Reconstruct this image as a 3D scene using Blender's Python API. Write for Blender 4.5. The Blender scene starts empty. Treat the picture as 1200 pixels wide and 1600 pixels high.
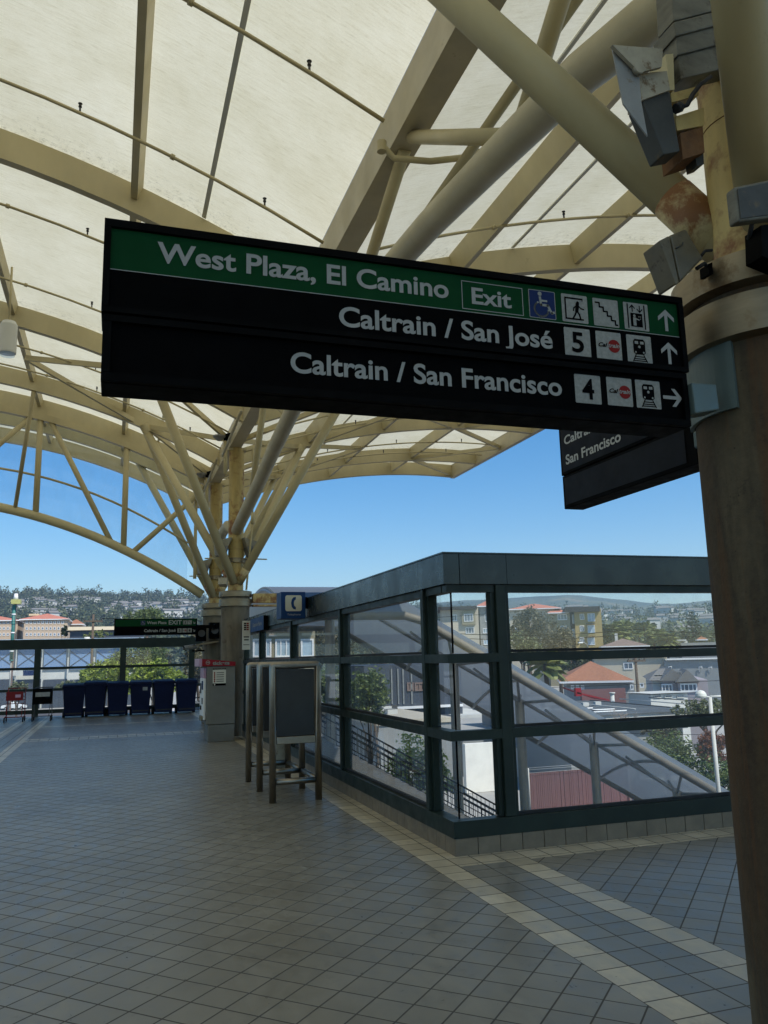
import bpy, math, random
import numpy as np
from mathutils import Vector, Matrix
random.seed(7); RNG = np.random.default_rng(7)
rad = math.radians

# ---------------------------------------------------------------- camera
SC = bpy.context.scene
FPX, YAW, PITCH, ROLL, EYE = 1262.128, 0.322592, 0.177665, -0.0243568, 1.55
_f = Vector((math.sin(YAW)*math.cos(PITCH), math.cos(YAW)*math.cos(PITCH), math.sin(PITCH)))
_r = Vector((math.cos(YAW), -math.sin(YAW), 0)); _u = _r.cross(_f)
CR = _r*math.cos(ROLL) + _u*math.sin(ROLL); CU = -_r*math.sin(ROLL) + _u*math.cos(ROLL); CF = _f
cam = bpy.data.cameras.new('camera'); co = bpy.data.objects.new('camera', cam); SC.collection.objects.link(co)
co.matrix_world = Matrix(((CR.x, CU.x, -CF.x, 0), (CR.y, CU.y, -CF.y, 0), (CR.z, CU.z, -CF.z, EYE), (0, 0, 0, 1)))
cam.sensor_fit = 'VERTICAL'; cam.sensor_height = 24.0; cam.lens = FPX/1600*24.0
cam.clip_start = 0.05; cam.clip_end = 12000
SC.camera = co
# ---------------------------------------------------------------- world, sun, exposure
SUN_EL, SUN_AZ = 52.0, 150.0          # azimuth measured clockwise from +Y
w = bpy.data.worlds.new("World"); SC.world = w; w.use_nodes = True
nt = w.node_tree; bg = nt.nodes['Background']
sky = nt.nodes.new('ShaderNodeTexSky'); sky.sky_type = 'NISHITA'; sky.sun_disc = False
sky.sun_elevation = rad(SUN_EL); sky.sun_rotation = rad(SUN_AZ)
sky.altitude = 0; sky.air_density = 1.0; sky.dust_density = 0.05; sky.ozone_density = 2.0
hs = nt.nodes.new('ShaderNodeHueSaturation'); hs.inputs['Saturation'].default_value = 1.45; hs.inputs['Value'].default_value = 1.0
nt.links.new(sky.outputs[0], hs.inputs['Color']); nt.links.new(hs.outputs[0], bg.inputs['Color']); bg.inputs['Strength'].default_value = 0.115
sl = bpy.data.lights.new('sun', 'SUN'); sl.energy = 4.2; sl.angle = rad(0.5); sl.color = (1.0, 0.94, 0.85)
so = bpy.data.objects.new('sun', sl); SC.collection.objects.link(so)
sd = Vector((math.sin(rad(SUN_AZ))*math.cos(rad(SUN_EL)), math.cos(rad(SUN_AZ))*math.cos(rad(SUN_EL)), math.sin(rad(SUN_EL))))
so.rotation_euler = sd.to_track_quat('Z', 'Y').to_euler()
SC.view_settings.view_transform = 'Standard'; SC.view_settings.look = 'None'
SC.view_settings.exposure = 0.42; SC.view_settings.gamma = 1.0
SC.render.engine = 'CYCLES'
cy = SC.cycles; cy.use_denoising = True; cy.max_bounces = 10; cy.diffuse_bounces = 3; cy.glossy_bounces = 4
cy.transparent_max_bounces = 16; cy.transmission_bounces = 6; cy.caustics_reflective = False; cy.caustics_refractive = False
cy.sample_clamp_indirect = 4.0

def at(x, y, Y=None, X=None, Z=None):
    """point of the place seen at photograph pixel (x, y) on the vertical plane Y=, X= or the level Z="""
    d = CF*FPX + CR*(x-600) - CU*(y-800)
    t = Y/d.y if Y is not None else X/d.x if X is not None else (Z-EYE)/d.z
    return Vector((d.x*t, d.y*t, EYE + d.z*t))

# ---------------------------------------------------------------- materials
def N(nt, t, **k):
    n = nt.nodes.new(t)
    for a, b in k.items():
        setattr(n, a, b)
    return n
def ramp(nt, fac, stops):
    r = nt.nodes.new('ShaderNodeValToRGB'); el = r.color_ramp.elements
    while len(el) > 1: el.remove(el[-1])
    el[0].position = stops[0][0]; el[0].color = (*stops[0][1], 1) if not isinstance(stops[0][1], float) else (stops[0][1],)*3+(1,)
    for p, c in stops[1:]:
        e = el.new(p); e.color = (*c, 1) if not isinstance(c, float) else (c, c, c, 1)
    nt.links.new(fac, r.inputs[0]); return r.outputs[0]
def mixc(nt, fac, a, b, mode='MIX'):
    m = nt.nodes.new('ShaderNodeMix'); m.data_type = 'RGBA'; m.blend_type = mode
    for s, v in ((m.inputs[0], fac), (m.inputs[6], a), (m.inputs[7], b)):
        if hasattr(v, 'links') or hasattr(v, 'is_linked'): nt.links.new(v, s)
        elif isinstance(v, (int, float)): s.default_value = v
        else: s.default_value = (*v, 1) if len(v) == 3 else v
    return m.outputs[2]
def noise(nt, scale, detail=4, rough=.6, vec=None, coord='Object', stretch=None):
    if vec is None:
        tc = nt.nodes.new('ShaderNodeTexCoord'); vec = tc.outputs[coord]
    if stretch:
        mp = nt.nodes.new('ShaderNodeMapping'); mp.inputs['Scale'].default_value = stretch
        nt.links.new(vec, mp.inputs[0]); vec = mp.outputs[0]
    n = nt.nodes.new('ShaderNodeTexNoise'); n.inputs['Scale'].default_value = scale
    n.inputs['Detail'].default_value = detail; n.inputs['Roughness'].default_value = rough
    nt.links.new(vec, n.inputs['Vector']); return n.outputs['Fac']
def newmat(name):
    m = bpy.data.materials.new(name); m.use_nodes = True
    return m, m.node_tree, m.node_tree.nodes['Principled BSDF']
def mat(name, col, rough=.6, metal=0.0, var=.12, scale=3.0, bump=0.0, bscale=40.0, stretch=None, spots=None, spec=None, coat=0.0):
    """paint, plaster, metal: base colour with soft wear, optional spots = (colour, threshold, scale)"""
    m, nt, b = newmat(name)
    f = noise(nt, scale, 5, .65, stretch=stretch)
    lo = tuple(c*(1-var) for c in col); hi = tuple(min(1, c*(1+var)) for c in col)
    c = ramp(nt, f, [(.3, lo), (.7, hi)])
    if spots:
        g = noise(nt, spots[2], 6, .7)
        c = mixc(nt, ramp(nt, g, [(spots[1], 0.0), (spots[1]+.1, 1.0)]), c, spots[0])
    nt.links.new(c, b.inputs['Base Color'])
    r = ramp(nt, noise(nt, scale*2.3, 3), [(.3, max(.03, rough-.08)), (.7, min(1.0, rough+.1))])
    nt.links.new(r, b.inputs['Roughness']); b.inputs['Metallic'].default_value = metal
    if spec is not None: b.inputs['Specular IOR Level'].default_value = spec
    if coat: b.inputs['Coat Weight'].default_value = coat
    if bump:
        bp = nt.nodes.new('ShaderNodeBump'); bp.inputs['Strength'].default_value = bump; bp.inputs['Distance'].default_value = .02
        nt.links.new(noise(nt, bscale, 4), bp.inputs['Height']); nt.links.new(bp.outputs[0], b.inputs['Normal'])
    return m
M = {}
M['cream'] = mat('cream_paint', (.57, .485, .27), .5, var=.14, scale=1.2, stretch=(1, 1, .5), spots=((.2, .14, .07), .68, 2.5), bump=.06)
M['cream_pale'] = mat('pale_cream_paint', (.53, .465, .30), .5, var=.14, scale=1.5, spots=((.25, .17, .08), .67, 3.0), bump=.05)
M['cream_rust'] = mat('rust_streaked_cream_paint', (.52, .385, .14), .55, var=.28, scale=2, stretch=(2, 2, .25), spots=((.24, .10, .028), .50, 1.8), bump=.12)
M['rust'] = mat('rust', (.15, .07, .025), .85, var=.5, scale=8, bump=.3)
M['rusty'] = mat('cream_paint_turning_to_rust', (.54, .43, .21), .55, var=.18, scale=4, bump=.12, spots=((.24, .10, .028), .47, 3.2))
M['steel'] = mat('stainless_steel', (.25, .205, .135), .45, .85, var=.22, scale=2, stretch=(1, 1, 6), spots=((.16, .11, .06), .58, 4.0))
M['tube_steel'] = mat('brushed_steel_tube', (.30, .275, .23), .36, 1.0, var=.15, scale=5)
M['panel_dark'] = mat('dark_metal_panel', (.045, .048, .05), .45, .6, var=.12, scale=3)
M['frame'] = mat('dark_green_frame', (.013, .023, .018), .45, var=.3, scale=3, bump=.03, bscale=15, spec=.25, spots=((.028, .036, .030), .62, 6.0))
M['fascia'] = mat('grey_green_fascia', (.014, .023, .022), .28, .1, var=.2, scale=1.2, bump=.02, bscale=5, spec=.45)
M['black'] = mat('black_painted_metal', (.002, .002, .002), .6, var=.3, scale=6, spec=.04)
M['signface'] = mat('black_sign_face', (.0016, .0016, .0018), .7, var=.3, scale=8, spec=.03)
M['signblue'] = mat('blue_black_sign_face', (.005, .0065, .011), .5, var=.3, scale=4, spec=.12)
M['green'] = mat('sign_green', (.004, .042, .013), .6, var=.08, scale=10, spec=.05)
M['letter'] = mat('letter_grey_white', (.30, .30, .28), .8, var=.07, scale=60, spec=.1)
M['letterpale'] = mat('letter_light_boosted', (.50, .50, .47), .8, var=.05, scale=60, spec=.1)  # letter colour brightened to make up for weak light on the second sign
M['icon'] = mat('icon_grey_white', (.27, .27, .245), .8, var=.18, scale=70, spec=.1)
M['blue'] = mat('sign_blue', (.010, .022, .085), .5, var=.1, spec=.1)
M['telblue'] = mat('telephone_sign_blue', (.006, .035, .12), .5, var=.1, spec=.2)
M['beige'] = mat('sign_beige', (.55, .5, .36), .6, var=.05)
M['red'] = mat('sign_red', (.26, .012, .02), .5, var=.1, spec=.2)
M['logored'] = mat('logo_red', (.20, .014, .012), .6, var=.1, spec=.1)
M['plate'] = mat('grey_green_plate', (.10, .14, .135), .45, .2, var=.1, scale=4)
M['grey'] = mat('grey_metal', (.28, .28, .27), .5, .4, var=.2, scale=5, spots=((.12, .10, .07), .62, 6.0))
M['greydark'] = mat('weathered_dark_grey_metal', (.05, .052, .048), .55, .3, var=.3, scale=7, spots=((.12, .09, .05), .6, 9.0))
M['whitemetal'] = mat('weathered_white_metal', (.26, .265, .26), .5, .1, var=.14, scale=8, spots=((.18, .12, .06), .60, 12.0))
M['lampgrey'] = mat('weathered_light_grey_metal', (.15, .145, .115), .55, .2, var=.35, scale=6, stretch=(1, 1, 3), spots=((.06, .05, .03), .56, 8.0))
M['darkgrey'] = mat('dark_grey_metal', (.07, .07, .07), .55, .2, var=.2)
M['offwhite'] = mat('off_white_enamel', (.34, .31, .235), .55, var=.2, scale=9, spots=((.14, .085, .035), .57, 14.0))
M['floodbeige'] = mat('dull_beige_enamel', (.115, .095, .055), .45, var=.25, scale=9, spots=((.05, .03, .012), .56, 14.0))
M['white'] = mat('white_paint', (.78, .78, .76), .55, var=.06, scale=2)
M['binblue'] = mat('blue_bin_plastic', (.002, .005, .028), .55, var=.2, scale=6, spec=.15)
M['rubber'] = mat('black_rubber', (.015, .015, .015), .8)
M['cartred'] = mat('red_cart_plastic', (.17, .008, .01), .45, spec=.2)
M['lampwhite'] = mat('lamp_white', (.72, .72, .66), .5, var=.04)
M['tvm'] = mat('ticket_machine_steel', (.17, .16, .135), .5, .4, var=.12, scale=2.5)
M['pink'] = mat('pink_panel', (.5, .3, .42), .4)
M['paper'] = mat('poster_paper', (.6, .57, .48), .6, var=.05, scale=20)
M['kick'] = None

def column_concrete():
    m, nt, b = newmat('stained_concrete')
    s = noise(nt, 1.6, 5, .6, stretch=(2.2, 2.2, .35))
    c = ramp(nt, s, [(.34, (.030, .014, .004)), (.45, (.060, .034, .012)), (.53, (.042, .030, .015)), (.62, (.105, .082, .045)), (.74, (.070, .062, .042))])
    g = noise(nt, 30, 5, .7); c = mixc(nt, .28, c, ramp(nt, g, [(.3, (.015, .010, .005)), (.75, (.13, .10, .055))]))
    dr = noise(nt, 2.0, 8, .8, stretch=(3.2, 3.2, .16)); c = mixc(nt, ramp(nt, dr, [(.52, 0.0), (.60, .55)]), c, (.10, .042, .010))
    bl = noise(nt, 3.5, 8, .85); c = mixc(nt, ramp(nt, bl, [(.58, 0.0), (.66, .6)]), c, (.022, .014, .008))
    v = N(nt, 'ShaderNodeTexVoronoi'); v.inputs['Scale'].default_value = 22
    tc = N(nt, 'ShaderNodeTexCoord'); nt.links.new(tc.outputs['Object'], v.inputs['Vector'])
    c = mixc(nt, ramp(nt, v.outputs['Distance'], [(.06, 1.0), (.1, 0.0)]), c, (.03, .02, .012))
    nt.links.new(c, b.inputs['Base Color']); b.inputs['Roughness'].default_value = .8
    bp = N(nt, 'ShaderNodeBump'); bp.inputs['Strength'].default_value = .35; bp.inputs['Distance'].default_value = .01
    nt.links.new(g, bp.inputs['Height']); nt.links.new(bp.outputs[0], b.inputs['Normal'])
    return m
M['concrete'] = column_concrete()
M['cleanconcrete'] = mat('light_concrete', (.25, .225, .18), .8, var=.22, scale=4, stretch=(2, 2, .4), bump=.15)
M['tanconcrete'] = mat('tan_column_concrete', (.135, .115, .078), .8, var=.3, scale=4, stretch=(2, 2, .4), bump=.15, spots=((.06, .04, .02), .6, 3.0))

def membrane(name='canopy_fabric', k=1.0):
    m, nt, b = newmat(name); nt.nodes.remove(b)
    tc = N(nt, 'ShaderNodeTexCoord'); o = tc.outputs['Object']
    a = noise(nt, 9, 6, .75, vec=o, stretch=(.5, 4.5, 1)); c2 = noise(nt, .7, 5, .7, vec=o); wv = noise(nt, 60, 3, .7, vec=o)
    base = ramp(nt, a, [(.2, (.62, .575, .40)), (.45, (.81, .77, .60)), (.7, (.87, .84, .68))])
    base = mixc(nt, .7, base, ramp(nt, c2, [(.3, (.78, .76, .64)), (.65, (1.0, 1.0, .96))]), 'MULTIPLY')
    spk = noise(nt, 14, 8, .85, vec=o, stretch=(.6, 2.2, 1))
    base = mixc(nt, ramp(nt, spk, [(.62, 0.0), (.72, .35)]), base, (.25, .23, .16))
    base = mixc(nt, .3, base, ramp(nt, wv, [(.3, (.75, .75, .7)), (.7, (1.0, 1.0, 1.0))]), 'MULTIPLY')
    sp = N(nt, 'ShaderNodeSeparateXYZ'); gp = N(nt, 'ShaderNodeNewGeometry'); nt.links.new(gp.outputs['Position'], sp.inputs[0]); dmin = None
    for yr in (4.46, 10.13, 15.78, 19.65, 23.4):
        a1 = N(nt, 'ShaderNodeMath', operation='SUBTRACT'); nt.links.new(sp.outputs[1], a1.inputs[0]); a1.inputs[1].default_value = yr
        a2 = N(nt, 'ShaderNodeMath', operation='ABSOLUTE'); nt.links.new(a1.outputs[0], a2.inputs[0])
        if dmin is None: dmin = a2.outputs[0]
        else: a3 = N(nt, 'ShaderNodeMath', operation='MINIMUM'); nt.links.new(dmin, a3.inputs[0]); nt.links.new(a2.outputs[0], a3.inputs[1]); dmin = a3.outputs[0]
    sp4 = noise(nt, 11, 9, .9, vec=o); near = ramp(nt, dmin, [(.08, .13), (.5, .07), (1.0, 0.0)])
    a4 = N(nt, 'ShaderNodeMath', operation='ADD'); nt.links.new(sp4, a4.inputs[0]); nt.links.new(near, a4.inputs[1])
    base = mixc(nt, ramp(nt, a4.outputs[0], [(.625, 0.0), (.74, .6)]), base, (.26, .24, .15))
    if k < 1: base = mixc(nt, 1.0, base, (k*.95, k, k*.8), 'MULTIPLY')
    d = N(nt, 'ShaderNodeBsdfDiffuse'); t = N(nt, 'ShaderNodeBsdfTranslucent'); mx = N(nt, 'ShaderNodeMixShader'); mx.inputs[0].default_value = .535
    nt.links.new(base, d.inputs[0]); nt.links.new(base, t.inputs[0]); nt.links.new(d.outputs[0], mx.inputs[1]); nt.links.new(t.outputs[0], mx.inputs[2])
    nt.links.new(mx.outputs[0], nt.nodes['Material Output'].inputs[0]); return m
M['fabric'] = membrane()

def glass(name, tint=(.93, .97, .95), dust=.05, dustcol=(.5, .58, .62), rough=.02):
    m, nt, b = newmat(name); nt.nodes.remove(b)
    tr = N(nt, 'ShaderNodeBsdfTransparent'); tr.inputs[0].default_value = (*tint, 1)
    gl = N(nt, 'ShaderNodeBsdfGlossy'); gl.inputs['Roughness'].default_value = rough; gl.inputs[0].default_value = (.9, .95, 1, 1)
    fr = N(nt, 'ShaderNodeFresnel'); gg = N(nt, 'ShaderNodeNewGeometry'); mr = N(nt, 'ShaderNodeMapRange')
    mr.inputs[3].default_value = 1.5; mr.inputs[4].default_value = 1/1.5; nt.links.new(gg.outputs['Backfacing'], mr.inputs[0]); nt.links.new(mr.outputs[0], fr.inputs[0])
    m1 = N(nt, 'ShaderNodeMixShader'); nt.links.new(fr.outputs[0], m1.inputs[0]); nt.links.new(tr.outputs[0], m1.inputs[1]); nt.links.new(gl.outputs[0], m1.inputs[2])
    df = N(nt, 'ShaderNodeBsdfDiffuse'); df.inputs[0].default_value = (*dustcol, 1)
    tl = N(nt, 'ShaderNodeBsdfTranslucent'); tl.inputs[0].default_value = (*dustcol, 1)
    m3 = N(nt, 'ShaderNodeMixShader'); nt.links.new(df.outputs[0], m3.inputs[1]); nt.links.new(tl.outputs[0], m3.inputs[2])
    m2 = N(nt, 'ShaderNodeMixShader')
    s = noise(nt, 2.2, 6, .7, stretch=(1, 1, .6)); nt.links.new(ramp(nt, s, [(.35, dust*.3), (.7, dust*1.9)] if dust < .5 else [(.2, dust*.92), (.8, dust)]), m2.inputs[0])
    nt.links.new(m1.outputs[0], m2.inputs[1]); nt.links.new(m3.outputs[0], m2.inputs[2])
    nt.links.new(m2.outputs[0], nt.nodes['Material Output'].inputs[0]); return m
M['glass'] = glass('window_glass', (.92, .96, .94), .10, (.46, .54, .58))
M['gableglass'] = glass('gable_glass', (.86, .92, .97), .06, (.45, .55, .7))
M['polycarb'] = glass('grey_polycarbonate', (.42, .46, .50), .85, (.20, .23, .265), .2)
M['seam'] = mat('fabric_seam', (.78, .77, .66), .8, var=.05)
M['winglass'] = mat('building_window_glass', (.10, .14, .19), .12, .0, var=.3, scale=.8, spec=.9)
M['winpale'] = mat('pale_blue_window', (.30, .40, .50), .2, .0, var=.3, scale=.6, spec=.9)

def tiles(name, col, var, ang, u0, v0, pitch=.1965, grout=(.062, .056, .046), rough=.36):
    m, nt, b = newmat(name); L = nt.links
    g = N(nt, 'ShaderNodeNewGeometry'); mp = N(nt, 'ShaderNodeMapping')
    mp.inputs['Rotation'].default_value = (0, 0, -ang)
    L.new(g.outputs['Position'], mp.inputs[0]); sp = N(nt, 'ShaderNodeSeparateXYZ'); L.new(mp.outputs[0], sp.inputs[0])
    def mth(op, a, bb=None):
        n = N(nt, 'ShaderNodeMath', operation=op)
        for i, v in enumerate((a, bb)):
            if v is None: continue
            if hasattr(v, 'is_linked'): L.new(v, n.inputs[i])
            else: n.inputs[i].default_value = v
        return n.outputs[0]
    us = mth('DIVIDE', mth('SUBTRACT', sp.outputs[0], u0), pitch); vs = mth('DIVIDE', mth('SUBTRACT', sp.outputs[1], v0), pitch)
    fu = mth('ABSOLUTE', mth('SUBTRACT', mth('FRACT', us), .5)); fv = mth('ABSOLUTE', mth('SUBTRACT', mth('FRACT', vs), .5))
    edge = mth('MAXIMUM', fu, fv)
    gm = ramp(nt, edge, [(.474, 0.0), (.482, 1.0)])
    cb = N(nt, 'ShaderNodeCombineXYZ'); L.new(mth('FLOOR', us), cb.inputs[0]); L.new(mth('FLOOR', vs), cb.inputs[1])
    wn = N(nt, 'ShaderNodeTexWhiteNoise', noise_dimensions='2D'); L.new(cb.outputs[0], wn.inputs['Vector'])
    s1 = noise(nt, 14, 6, .7, vec=g.outputs['Position'], stretch=(1, .5, 1)); s2 = noise(nt, .8, 4, .6, vec=g.outputs['Position'])
    lo = tuple(c*(1-var) for c in col); hi = tuple(c*(1+var) for c in col)
    c = ramp(nt, wn.outputs['Value'], [(0, lo), (1, hi)])
    c = mixc(nt, .55, c, ramp(nt, s1, [(.3, (.6, .6, .58)), (.7, (1.25, 1.25, 1.25))]), 'MULTIPLY')
    c = mixc(nt, .9, c, ramp(nt, s2, [(.3, (.74, .73, .68)), (.7, (1.12, 1.12, 1.12))]), 'MULTIPLY')
    s3 = noise(nt, 3.1, 6, .75, vec=g.outputs['Position']); c = mixc(nt, ramp(nt, s3, [(.60, 0.0), (.72, .45)]), c, (.07, .062, .05))
    sp2 = noise(nt, 34, 3, .5, vec=g.outputs['Position'])
    c = mixc(nt, ramp(nt, sp2, [(.715, 0.0), (.74, .75)]), c, (.02, .018, .015))
    c = mixc(nt, gm, c, grout); L.new(c, b.inputs['Base Color'])
    r = mixc(nt, gm, ramp(nt, s1, [(.3, rough-.1), (.7, rough+.13)]), (.9, .9, .9)); L.new(r, b.inputs['Roughness'])
    bp = N(nt, 'ShaderNodeBump'); bp.inputs['Strength'].default_value = .55; bp.inputs['Distance'].default_value = .004
    h = mth('SUBTRACT', mth('ADD', mth('MULTIPLY', s1, .6), mth('MULTIPLY', wn.outputs['Value'], .25)), gm)
    L.new(h, bp.inputs['Height']); L.new(bp.outputs[0], b.inputs['Normal'])
    return m
M['tile_field'] = tiles('diagonal_slate_tile', (.215, .20, .163), .10, math.pi/4, 3.415, 3.053, .192)
M['tile_grey'] = tiles('aligned_slate_tile', (.205, .20, .175), .11, 0, 2.303, 4.184)
M['tile_cream'] = tiles('cream_tile', (.50, .44, .32), .16, 0, 2.303, 4.184)
M['tile_kick'] = mat('tan_kick_tile', (.17, .135, .09), .5, var=.2, scale=6, bump=.05)

# ---------------------------------------------------------------- mesh helpers
class MB:
    def __init__(s): s.v = []; s.f = []; s.m = []; s.sm = []
    def add(s, vs, fs, mi=0, smooth=False):
        o = len(s.v); s.v += [tuple(p) for p in vs]; s.f += [tuple(i+o for i in f) for f in fs]; s.m += [mi]*len(fs); s.sm += [smooth]*len(fs); return s
    def box(s, x0, x1, y0, y1, z0, z1, mi=0):
        return s.add([(x0,y0,z0),(x1,y0,z0),(x1,y1,z0),(x0,y1,z0),(x0,y0,z1),(x1,y0,z1),(x1,y1,z1),(x0,y1,z1)],
                     [(0,3,2,1),(4,5,6,7),(0,1,5,4),(1,2,6,5),(2,3,7,6),(3,0,4,7)], mi)
    def obox(s, c, ax, ay, az, mi=0):
        c = Vector(c); ax, ay, az = Vector(ax), Vector(ay), Vector(az)
        P = [c-ax-ay-az, c+ax-ay-az, c+ax+ay-az, c-ax+ay-az, c-ax-ay+az, c+ax-ay+az, c+ax+ay+az, c-ax+ay+az]
        return s.add(P, [(0,3,2,1),(4,5,6,7),(0,1,5,4),(1,2,6,5),(2,3,7,6),(3,0,4,7)], mi)
    def bar(s, a, b, w, h, up=(0, 0, 1), mi=0):
        a, b = Vector(a), Vector(b); d = (b-a); L = d.length; d.normalize(); up = Vector(up)
        side = d.cross(up); side = side.normalized() if side.length > 1e-4 else Vector((1, 0, 0)); u = side.cross(d).normalized()
        return s.obox((a+b)/2, side*w/2, d*L/2, u*h/2, mi)
    def tube(s, pts, r, n=12, mi=0, caps=True):
        pts = [Vector(p) for p in pts]; rs = r if isinstance(r, (list, tuple)) else [r]*len(pts)
        vs = []; prev = None
        for i, p in enumerate(pts):
            d = (pts[min(i+1, len(pts)-1)] - pts[max(i-1, 0)]).normalized()
            if prev is None:
                a = d.cross(Vector((0, 0, 1)));
                if a.length < .05: a = d.cross(Vector((1, 0, 0)))
            else: a = prev - d*prev.dot(d)
            a.normalize(); prev = a; b = d.cross(a)
            for k in range(n):
                t = 2*math.pi*k/n; vs.append(p + (a*math.cos(t) + b*math.sin(t))*rs[i])
        fs = [(i*n+k, i*n+(k+1) % n, (i+1)*n+(k+1) % n, (i+1)*n+k) for i in range(len(pts)-1) for k in range(n)]
        s.add(vs, fs, mi, True)
        if caps:
            o = len(s.v)-len(vs); s.f += [tuple(o+k for k in reversed(range(n))), tuple(o+(len(pts)-1)*n+k for k in range(n))]; s.m += [mi, mi]; s.sm += [False]*2
        return s
    def lathe(s, c, prof, n=24, mi=0):
        cx, cy, cz = c; vs = []
        for r, z in prof:
            for k in range(n):
                t = 2*math.pi*k/n; vs.append((cx+r*math.cos(t), cy+r*math.sin(t), cz+z))
        N0 = len(s.v); s.add(vs, [], mi)
        for i in range(len(prof)-1):
            s.add(vs[i*n:(i+2)*n], [(k, (k+1) % n, n+(k+1) % n, n+k) for k in range(n)], mi, True)
        o = N0; s.f += [tuple(o+k for k in reversed(range(n))), tuple(o+(len(prof)-1)*n+k for k in range(n))]; s.m += [mi]*2; s.sm += [False]*2
        return s
    def sheet(s, grid, mi=0, smooth=True):
        """grid: rows of points"""
        R, C = len(grid), len(grid[0])
        return s.add([p for row in grid for p in row], [(i*C+j, i*C+j+1, (i+1)*C+j+1, (i+1)*C+j) for i in range(R-1) for j in range(C-1)], mi, smooth)
    def poly(s, pts, thick, mi=0):
        """closed polygon extruded by vector thick"""
        t = Vector(thick); n = len(pts); P = [Vector(p) for p in pts]
        return s.add(P + [p+t for p in P], [tuple(range(n)), tuple(reversed(range(n, 2*n)))] + [(i, i+n, (i+1) % n+n, (i+1) % n) for i in range(n)], mi)
    def build(s, name, mats, parent=None, org=None):
        o0 = Vector((0, 0, 0)) if org is None else Vector(org)
        if parent is not None and org is None: o0 = ROOT(parent)
        me = bpy.data.meshes.new(name)
        me.from_pydata([(p[0]-o0.x, p[1]-o0.y, p[2]-o0.z) for p in s.v], [], s.f)
        for m in (mats if isinstance(mats, (list, tuple)) else [mats]): me.materials.append(m)
        me.polygons.foreach_set('material_index', s.m); me.polygons.foreach_set('use_smooth', s.sm); me.update()
        o = bpy.data.objects.new(name, me); SC.collection.objects.link(o)
        if parent is not None: o.parent = parent
        elif org is not None: o.location = o0
        return o
def ROOT(o):
    v = Vector((0, 0, 0))
    while o is not None: v += o.location; o = o.parent
    return v
def tag(o, label=None, cat=None, group=None, kind=None):
    if label: o['label'] = label
    if cat: o['category'] = cat
    if group: o['group'] = group
    if kind: o['kind'] = kind
    return o
def thing(name, loc, label, cat, group=None, rz=0):
    o = bpy.data.objects.new(name, None); o.empty_display_size = .2; SC.collection.objects.link(o)
    o.location = loc; o.rotation_euler.z = rz; return tag(o, label, cat, group)
def kids(o): return [c for c in bpy.data.objects if c.parent == o]
def dup(o, loc, rz=None, label=None, parent=None, scale=None):
    c = o.copy(); SC.collection.objects.link(c)
    if parent is None:
        c.location = loc
        if rz is not None: c.rotation_euler.z = rz
        if scale: c.scale = scale
        if label: c['label'] = label
    else: c.parent = parent
    for k in kids(o): dup(k, None, parent=c)
    return c
def bevel(o, w=.006, seg=2):
    md = o.modifiers.new('bevel', 'BEVEL'); md.width = w; md.segments = seg; md.limit_method = 'ANGLE'; return o

# ---------------------------------------------------------------- setting: floor
XS = [-15, -2.5, -2.3, -1.9, -1.7, 2.303, 2.4995, 2.8925, 3.089, 13]; YS = [-9, 5.9, 6.19, 18.72, 18.917, 19.114, 19.31, 22.9, 23.09, 27.6]
fl = MB(); Z0f = 0.0
for i in range(len(XS)-1):
    for j in range(len(YS)-1):
        xm, ym = (XS[i]+XS[i+1])/2, (YS[j]+YS[j+1])/2
        if ym > 6.19 and xm > 2.6 and xm > 3.0: continue
        x0, x1 = XS[i], XS[i+1]
        if ym > 6.19 and x0 > 2.49:
            if x0 > 2.5: continue
            x1 = 2.75
        mi = 0
        if i == 5: mi = 2
        elif i == 6: mi = 1 if ym < 5.9 else 2
        elif i == 7: mi = 2
        elif i in (1, 3): mi = 2
        elif i == 2: mi = 1
        if j == 1 and i >= 6: mi = 2
        if j in (3, 5, 7) and mi == 0: mi = 2
        if j == 4 and mi == 0: mi = 1
        fl.add([(x0, YS[j], 0), (x1, YS[j], 0), (x1, YS[j+1], 0), (x0, YS[j+1], 0)], [(0, 1, 2, 3)], mi)
fl.box(-15, 2.75, -9, 27.6, -.6, -.01, 3); fl.box(2.75, 13, -9, 6.3, -.6, -.011, 3)
fo = fl.build('floor', [M['tile_field'], M['tile_grey'], M['tile_cream'], M['cleanconcrete']]); tag(fo, kind='structure')

# ---------------------------------------------------------------- canopy
XB = 2.44
def zl(x): return 8.15-.037*(x+4.8)**2
def zr(x): return 7.7-.0265*(x-10)**2
def zb(x): return zl(x) if x < XB else zr(x)
def zm(x): return zb(x)+.42
YR = [-5.6, -1.5, .45, 4.46, 10.13, 15.78, 19.65, 23.4]
canopy = thing('station_canopy', (2.44, 10, 0), 'big arched canopy of cream steel ribs and dirty translucent fabric over the concourse', 'canopy')
def arc_rib(x0, x1, Y, wd, dp, n, zf, name='rib', top=0.0, m='cream'):
    b = MB(); xs = [x0+(x1-x0)*i/n for i in range(n+1)]
    vs = []
    for x in xs:
        zz = zf(x)+top
        vs += [(x, Y-wd/2, zz), (x, Y+wd/2, zz), (x, Y+wd/2, zz+dp), (x, Y-wd/2, zz+dp)]
    fs = [(i*4+k, (i+1)*4+k, (i+1)*4+(k+1) % 4, i*4+(k+1) % 4) for i in range(n) for k in range(4)]
    b.add(vs, fs + [(3, 2, 1, 0), (n*4, n*4+1, n*4+2, n*4+3)]); return b.build(name, M[m], canopy)
for Y in YR:
    arc_rib(-12, 2.31, Y, .13, .40, 28, zl); arc_rib(2.57, 11.0, Y, .13, .40, 20, zr)
arc_rib(-12, 2.31, 25.4, .16, .42, 28, zl, 'end_rib'); arc_rib(2.57, 11.0, 25.4, .16, .42, 20, zr, 'end_rib')
def slope(x): return (-2*.037*(x+4.8)) if x < XB else (-2*.0265*(x-10))
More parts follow.
